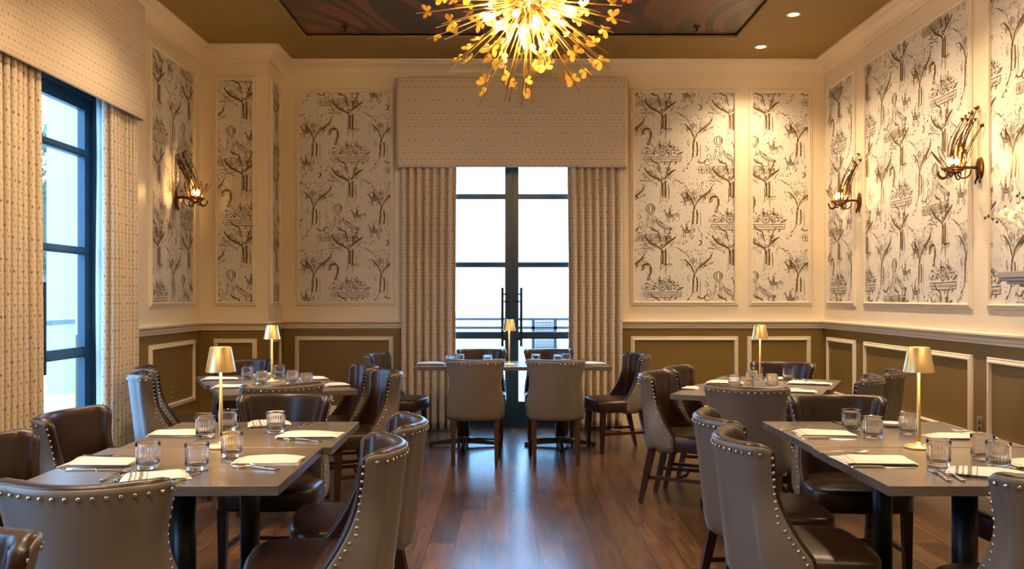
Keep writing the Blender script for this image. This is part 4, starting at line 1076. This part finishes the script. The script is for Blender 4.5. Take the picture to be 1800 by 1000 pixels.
# ------------------------------------------------------------------ wall sconces (local: +y out of the wall, z up)
def sconce(loc, rz, label):
    t = thing('wall_sconce', label, 'wall lamp', loc, rz, 'bronze branch wall sconces')
    rs = random.Random(int(abs(loc[1])*100))
    q = MB(); q.lathe([(.0, .020), (.020, .020), (.032, .012), (.042, .010), (.046, .0), (.0, .0)], 24, mtx=Matrix.Scale(1.75, 4, (0, 0, 1)) @ Matrix.Scale(1.15, 4, (1, 0, 0)) @ Matrix.Rotation(-PI/2, 4, 'X')); q.build('backplate', 'bronze', t)
    q = MB()
    for s in (-1, 1):
        q = MB(); q.tube(crv([(s*.012, .012, -.03), (s*.02, .014, -.07), (s*.026, .02, -.095), (s*.03, .015, -.11)]), [.004+.004*math.sin(PI*k/18) for k in range(19)], 8); q.build('hanging_leaf', 'bronze', t)
    q = MB(); q.tube(crv([(0, .015, 0), (0, .07, .004), (0, .12, -.004), (0, .17, -.02)]), .0085, 8)
    q.tube(crv([(.012, .015, .01), (.03, .08, .012), (.025, .13, -.004), (0, .17, -.02)]), .007, 8); q.build('arm', 'bronze', t)
    q = MB(); c = Vector((0, .185, 0))
    for k in range(3): q.tube([c+Vector(((.078-.018*k)*math.cos(a), (.078-.018*k)*math.sin(a), -.012*k-.004+.003*math.sin(3*a+k))) for a in [2*PI*i/24 for i in range(24)]], .0058, 6, closed=True)
    for k in range(9):
        a = 2*PI*k/9; q.tube(crv([c+Vector((.088*math.cos(a), .088*math.sin(a), .010)), c+Vector((.05*math.cos(a+.5), .05*math.sin(a+.5), -.022)), c+Vector((0, 0, -.034))]), .0035, 6)
    q.ball(c+Vector((0, 0, -.036)), .012, 6); q.build('basket', 'bronze', t)
    q = MB()
    for (sx, sy, r_) in ((-.055, .05, .036), (.055, .05, .036), (.0, .075, .034), (-.04, -.05, .042), (.04, -.05, .042)):
        q = MB(); p = c+Vector((sx, sy, -.015)); dr = Vector((sx, sy, 0)).normalized(); q.tube([p+dr*(r_*math.cos(a))+Vector((0, 0, -r_*1.15*math.sin(a)-.012)) for a in [PI*1.25*k/14-.2 for k in range(15)]], .0058, 7); q.build('scroll', 'bronze', t)
    q = MB()
    for k in range(11):                    # wire petals round the bulbs
        a = 2*PI*k/11+.2
        if .9 < (a % (2*PI)) < 2.2 and k % 2: pass
        d = Vector((math.cos(a), math.sin(a), 0)); r1 = rs.uniform(.10, .155); hh = rs.uniform(.09, .15); sd = Vector((-d.y, d.x, 0))*.016
        if d.y < -.3: r1 *= .7
        q = MB(); q.tube(crv([c+d*.055, c+d*(.055+r1*.35)+sd+Vector((0, 0, hh*.55)), c+d*(r1)+Vector((0, 0, hh)), c+d*(.055+r1*.35)-sd+Vector((0, 0, hh*.5)), c+d*.05], 5), .0026, 5); q.build('wire_petal', 'bronze', t)
    q = MB()
    for k in range(17):                    # tall stems sweeping up and back towards the wall
        a = rs.uniform(-1, 1); b_ = rs.uniform(-.02, .03); h1 = rs.uniform(.26, .44)
        b_ *= 1.6; p = [c+Vector((a*.045, -.030+b_, 0)), c+Vector((a*.055, -.040+b_*1.3, h1*.35)), c+Vector((a*.070, -.075+b_*1.3, h1*.65)), c+Vector((a*.080, -.140+b_, h1))]
        q = MB(); q.tube(crv(p, 5), [.0042-.0018*i/15 for i in range(16)], 6)
        e = Vector(p[-1]); q.ball(e, rs.uniform(.006, .010), 4, sc3=(1, 1, 1.5))
        if k % 3 == 0:
            for j in range(4): an = j*PI/2+k; q.ball(e+Vector((math.cos(an)*.010, math.sin(an)*.010, .005)), .008, 4, sc3=(1, 1, .45))
        if k % 2: e2 = Vector(p[2]); q.ball(e2+Vector((.008, 0, 0)), .009, 4, sc3=(1.6, .6, .8))
        q.build('branch_stem', 'bronze', t)
    for dx, dy in ((-.020, .020), (.022, .026), (.0, -.022)):
        p = c+Vector((dx, dy, 0)); h = MB().tube([p+Vector((0, 0, -.02)), p+Vector((0, 0, .022))], .008, 10).build('candle_cup', 'bronze', t)
        MB().lathe([(0, .022), (.007, .023), (.0125, .036), (.0135, .046), (.010, .062), (.004, .078), (0, .084)], 12, mtx=Matrix.Translation((p.x, p.y, 0))).build('bulb', 'bulb_sconce', h)
    q = MB()
    for k, (dx, dy) in enumerate(((.0, -.045), (-.022, -.038), (.024, -.030))): q.ball(c+Vector((dx, dy, .105+.02*k)), .011, 6, sc3=(1, 1, 2.3))
    q.build('amber_drops', 'amber_glass', t)
    d = bpy.data.lights.new('sconce_light', 'POINT'); d.energy = 6; d.shadow_soft_size = .012; d.color = (1, .58, .22)
    o = bpy.data.objects.new('sconce_light', d); C.objects.link(o); o.parent = t; o.location = c+Vector((0, .003, .055))
sconce((XR, 6.12, 2.285), PI/2, 'bronze branch sconce on the right wall, the nearer one, above the orchid')
sconce((XR, 8.22, 2.285), PI/2, 'bronze branch sconce on the right wall, the farther one, near the corner')
sconce((XL, 7.98, 2.285), -PI/2, 'bronze branch sconce on the left wall beside the window curtain')

# ------------------------------------------------------------------ recessed lights
def downlight(x, y, label, on=190):
    t = thing('recessed_downlight', label, 'ceiling light', (x, y, ZC), 0, 'recessed ceiling downlights')
    MB().lathe([(.045, .0), (.048, -.006), (.062, -.006), (.066, .0)], 28).build('trim_ring', 'down_ring', t)
    MB().lathe([(0, -.0015), (.045, -.0015), (.045, .0), (0, .0)], 28).build('light_disc', 'down_disc', t)
    d = bpy.data.lights.new('downlight_beam', 'SPOT'); d.energy = on; d.spot_size = R(125); d.spot_blend = 1; d.shadow_soft_size = .045; d.color = (1, .73, .42)
    o = bpy.data.objects.new('downlight_beam', d); C.objects.link(o); o.parent = t; o.location = (0, 0, -.03)
for i, y in enumerate((8.57, 7.59, 6.60, 5.6, 4.6, 3.3, 2.0, .7)):
    downlight(2.49, y, ('recessed downlight nearest the back wall, right side', 'recessed downlight second from the back wall, right side')[i] if i < 2 else 'recessed downlight %s from the back wall, right row out of the photo' % ('', '', 'third', 'fourth', 'fifth', 'sixth', 'seventh', 'eighth')[i], 78 if i < 4 else 65)
for k, y in enumerate((5.9, 4.4, 2.9, 1.2)): downlight(-1.95, y, 'added fill downlight %s from the back wall, unseen left row' % ('first', 'second', 'third', 'fourth')[k], 95)  # unseen left row, added as warm fill for the room
for y in (.6, -1.2):
    for x in (-1.0, 1.0): downlight(x, y, 'added unseen fill downlight %s the camera, on its %s' % ('above' if y > 0 else 'behind', 'left' if x < 0 else 'right'), 80)  # unseen lamps around the camera, added as fill light
for x, y, lb in ((*at(607, 47, ZC+.01).xy, 'left'), (*at(1225, 47, ZC+.01).xy, 'right')):
    t = thing('sprinkler_head', 'small dark sprinkler head on the %s side of the ceiling mural' % lb, 'sprinkler', (x, y, ZC+.0095), 0, 'sprinkler heads')
    MB().lathe([(.035, 0), (.035, -.006), (.012, -.012), (.008, -.04), (0, -.04)], 16).build('collar', 'sprinkler', t)
    MB().lathe([(0, -.040), (.022, -.040), (.022, -.043), (0, -.045)], 12).build('deflector', 'sprinkler', t)

# ------------------------------------------------------------------ outlets, shelf, orchid
def outlet(wall, y, z, label):
    s = 1 if wall == 'left' else -1; x = XL if s > 0 else XR
    t = thing('wall_outlet', label, 'outlet', (x, y, z), -PI/2*s, 'wall outlets')
    MB().box(-.036, .036, 0, .006, -.058, .058, bev=.002).build('cover_plate', 'outlet', t)
    for dz in (-.022, .022):
        sk = MB().lathe([(0, .0), (.017, .0), (.017, .0015), (0, .0015)], 16, mtx=Matrix.Translation((0, .006, dz)) @ Matrix.Rotation(-PI/2, 4, 'X')).build('socket', 'outlet_dark', t)
outlet('left', 7.90, .52, 'small metal outlet on the olive dado of the left wall')
outlet('right', 6.12, .48, 'small metal outlet between the dado frames of the right wall')
t = thing('mantel_shelf', 'grey-gold moulded wall shelf under the orchid at the right edge', 'shelf', (XR, 4.75, 1.41))
MB().box(-.30, -.003, -.62, .62, .085, .125, bev=.005).build('shelf_top', 'shelf_paint', t)
q = MB()
for k, (o_, z0, z1) in enumerate(((.012, .066, .085), (.035, .048, .066), (.085, .030, .048), (.11, .0, .030))): q.box(-.30+o_, -.003, -.62+o_, .62-o_, z0, z1, bev=.003)
q.build('moulding', 'shelf_paint', t)
sz = 1.41+.1262
op = Vector((3.17, 5.18, sz))
t = thing('orchid_vase', 'white vase at the right edge of the photo holding the orchid', 'vase', op)
MB().lathe([(0, 0), (.035, 0), (.040, .01), (.042, .10), (.046, .155), (.042, .157), (.036, .10), (.034, .012), (0, .01)], 28).build('vase_body', 'vase', t)
t = thing('orchid', 'white orchid with green buds in the vase on the wall shelf', 'plant', op+Vector((0, 0, .05)))
def leaf(pts, wd):
    P = crv(pts, 5); rows = []
    for i, p in enumerate(P):
        s_ = i/(len(P)-1); w_ = wd*math.sin(PI*(.08+.92*s_))**.7; a = P[max(0, i-1)]; b = P[min(len(P)-1, i+1)]; d = (b-a).normalized(); sd = d.cross(Vector((0, 0, 1)))
        if sd.length < .1: sd = Vector((1, 0, 0))
        sd.normalize(); rows.append([p-sd*w_+Vector((0, 0, w_*.3)), p, p+sd*w_+Vector((0, 0, w_*.3))])
    return MB().grid(rows)
for pts in ([(0, 0, .05), (-.01, -.02, .12), (-.03, -.05, .20), (-.02, -.08, .24)], [(0, 0, .05), (.0, .03, .10), (-.03, .09, .13), (-.05, .14, .11)], [(0, 0, .05), (-.03, -.05, .10), (-.07, -.10, .12), (-.11, -.13, .10)]):
    leaf(pts, .028).build('leaf', 'green', t)
st = crv([(0, 0, .02), (.0, -.03, .22), (-.03, -.04, .33), (-.05, .02, .33), (-.09, .12, .29), (-.12, .24, .28), (-.15, .33, .30)], 6)
s1 = MB().tube(st, [.0032-.0018*i/len(st) for i in range(len(st))], 6)
st2 = crv([(-.02, -.035, .30), (-.03, -.02, .38), (-.05, .04, .42), (-.07, .12, .41)], 6); s1.tube(st2, .0018, 6); s1.build('flower_stem', 'green', t)
fcen = [(-.07, .06, .325), (-.085, .11, .275), (-.055, .03, .285), (-.10, .175, .300), (-.045, -.03, .345), (-.05, .07, .235)]
def flower(p, s_, ry):
    p = Vector(p); base = Matrix.Translation(p) @ Matrix.Rotation(ry, 4, 'Z') @ Matrix.Rotation(R(70), 4, 'X')
    q = MB()
    for k in range(5):
        a = PI/2+k*2*PI/5; L = .042*s_; w_ = (.026 if k in (1, 4) else .017)*s_
        for j in range(1):
            pts = []
            for i in range(7):
                u = i/6; hw = w_*math.sin(PI*(.1+.9*u))**.7; pts.append([Vector((-hw, L*u, .006*math.sin(PI*u))), Vector((0, L*u, .010*math.sin(PI*u))), Vector((hw, L*u, .006*math.sin(PI*u)))])
            m2 = base @ Matrix.Rotation(a-PI/2, 4, 'Z'); q.grid([[m2 @ v for v in r_] for r_ in pts])
    o = q.build('flower', 'petal', t)
    MB().ball(p+Vector((-.01, -.01, 0)), .006*s_, 5).build('flower_centre', 'yellow', o)
for k, p in enumerate(fcen): flower(p, 1.0+.15*(k % 2), R((-35, -20, -50, -10, -60, -30)[k]))
for p in ((-.135, .27, .283), (-.145, .30, .305), (-.15, .33, .295), (-.125, .24, .262), (-.07, .12, .41), (-.06, .08, .395), (-.045, .02, .43)):
    MB().ball(p, .0085, 5, sc3=(1, 1, 1.3)).build('bud', 'green', t)

# ------------------------------------------------------------------ outside
o = MB().box(-40, 40, YB+TH+.01, 45, -.3, -.06); o.box(-40, XL-TH-.01, -12, YB+TH, -.3, -.06); tag(o.build('terrace_ground', 'pave'), 'pale paving outside the doors', 'ground', kind='structure')
q = thing('terrace_parapet', 'low white parapet seen behind the railing through the back door', 'parapet', (1, 15, -.06))
MB().box(-7.5, 8, 0, .4, 0, 1.12).build('body', 'stucco', q)
MB().box(-7.5, 8, -.15, 0, .61, .68).build('ledge', 'stucco', q)
MB().box(-7.55, 8.05, -.05, .45, 1.12, 1.18).build('coping', 'stucco', q)
q = thing('terrace_railing', 'dark metal railing with a perforated panel outside the back door', 'railing', (.0, 11.4, -.06))
for z in (1.135, 1.02): MB().box(-3, 3, -.02, .02, z, z+(.03 if z > 1.1 else .035)).build('rail', 'mesh_metal', q)
for x in (-2.2, -.88, .33, .62, 2.2): MB().box(x-.02, x+.02, -.02, .02, 0, 1.14).build('post', 'mesh_metal', q)
pm = MB()
for i in range(14): pm.box(.342+i*.0195, .352+i*.0195, -.008, .008, .50, 1.13)
for i in range(32): pm.box(.34, .605, -.008, .008, .50+i*.0195, .509+i*.0195)
pm.build('perforated_panel', 'mesh_metal', q)
pm = MB()
for i in range(30): pm.box(-1.0+i*.006*0-.05+(i % 5)*.012, -.998-.05+(i % 5)*.012, -.004, .004, .50, 1.1)
pm.build('wire_infill', 'mesh_metal', q)
q = thing('stone_building', 'pale stone building with square pier beyond the left door', 'building', (-6.9, 13.2, -.06))
MB().box(.06, .31, -.3, .3, 0, 9).build('pier', 'pier_stone', q)
b2 = MB().box(-14, .42, 9, 9.4, 0, 3.2).build('back_wall', 'grey_render', q)
for k in range(6): MB().box(-9.4+k*1.5, -8.7+k*1.5, 8.9, 9.0, 1.2, 2.6).build('window', 'ext_glass', b2)
MB().box(-14, .3, 8.85, 9, 2.75, 3.1).build('orange_band', 'orange_wall', q)
rt = random.Random(3)
tr = thing('tree', 'leafy green tree seen through the left glass door', 'tree', (-8.78, 16.5, -.06))
MB().tube(crv([(0, 0, 0), (.1, 0, 1.2), (0, .1, 2.2), (.05, 0, 3.6)]), .09, 8).build('trunk', 'bark', tr)
q = MB()
for i in range(2600):
    d = Vector((rt.gauss(0, 1), rt.gauss(0, 1), rt.gauss(0, 1))).normalized()*rt.uniform(.55, 1)**.5; p = Vector((d.x*1.15, d.y*1.15, 3.3+d.z*1.45)); n_ = Vector((rt.gauss(0, 1), rt.gauss(0, 1), rt.gauss(0, 1))).normalized(); s_ = n_.orthogonal().normalized()*.07; u_ = n_.cross(s_).normalized()*.045
    q.add([p-s_, p+u_, p+s_, p-u_], [(0, 1, 2, 3)])
q.build('foliage', 'foliage', tr)
mat('fence_paint', (.38, .42, .46), .5, var=.03)
q = thing('terrace_fence', 'blue-grey mesh fence outside the left door', 'fence', (-4.7, 8.0, -.06))
pm = MB()
for i in range(150): pm.box(-.0015, .0015, -3+i*.05, -2.997+i*.05, .1, 1.15)
for i in range(20): pm.box(-.0015, .0015, -3, 4.5, .12+i*.05, .123+i*.05)
pm.build('wire_mesh', 'fence_paint', q)
for y in (-3, -.5, 2, 4.5): MB().box(-.025, .025, y-.025, y+.025, 0, 1.2).build('post', 'fence_paint', q)
MB().box(-.03, .03, -3, 4.5, 1.15, 1.20).build('rail', 'mesh_metal', q)
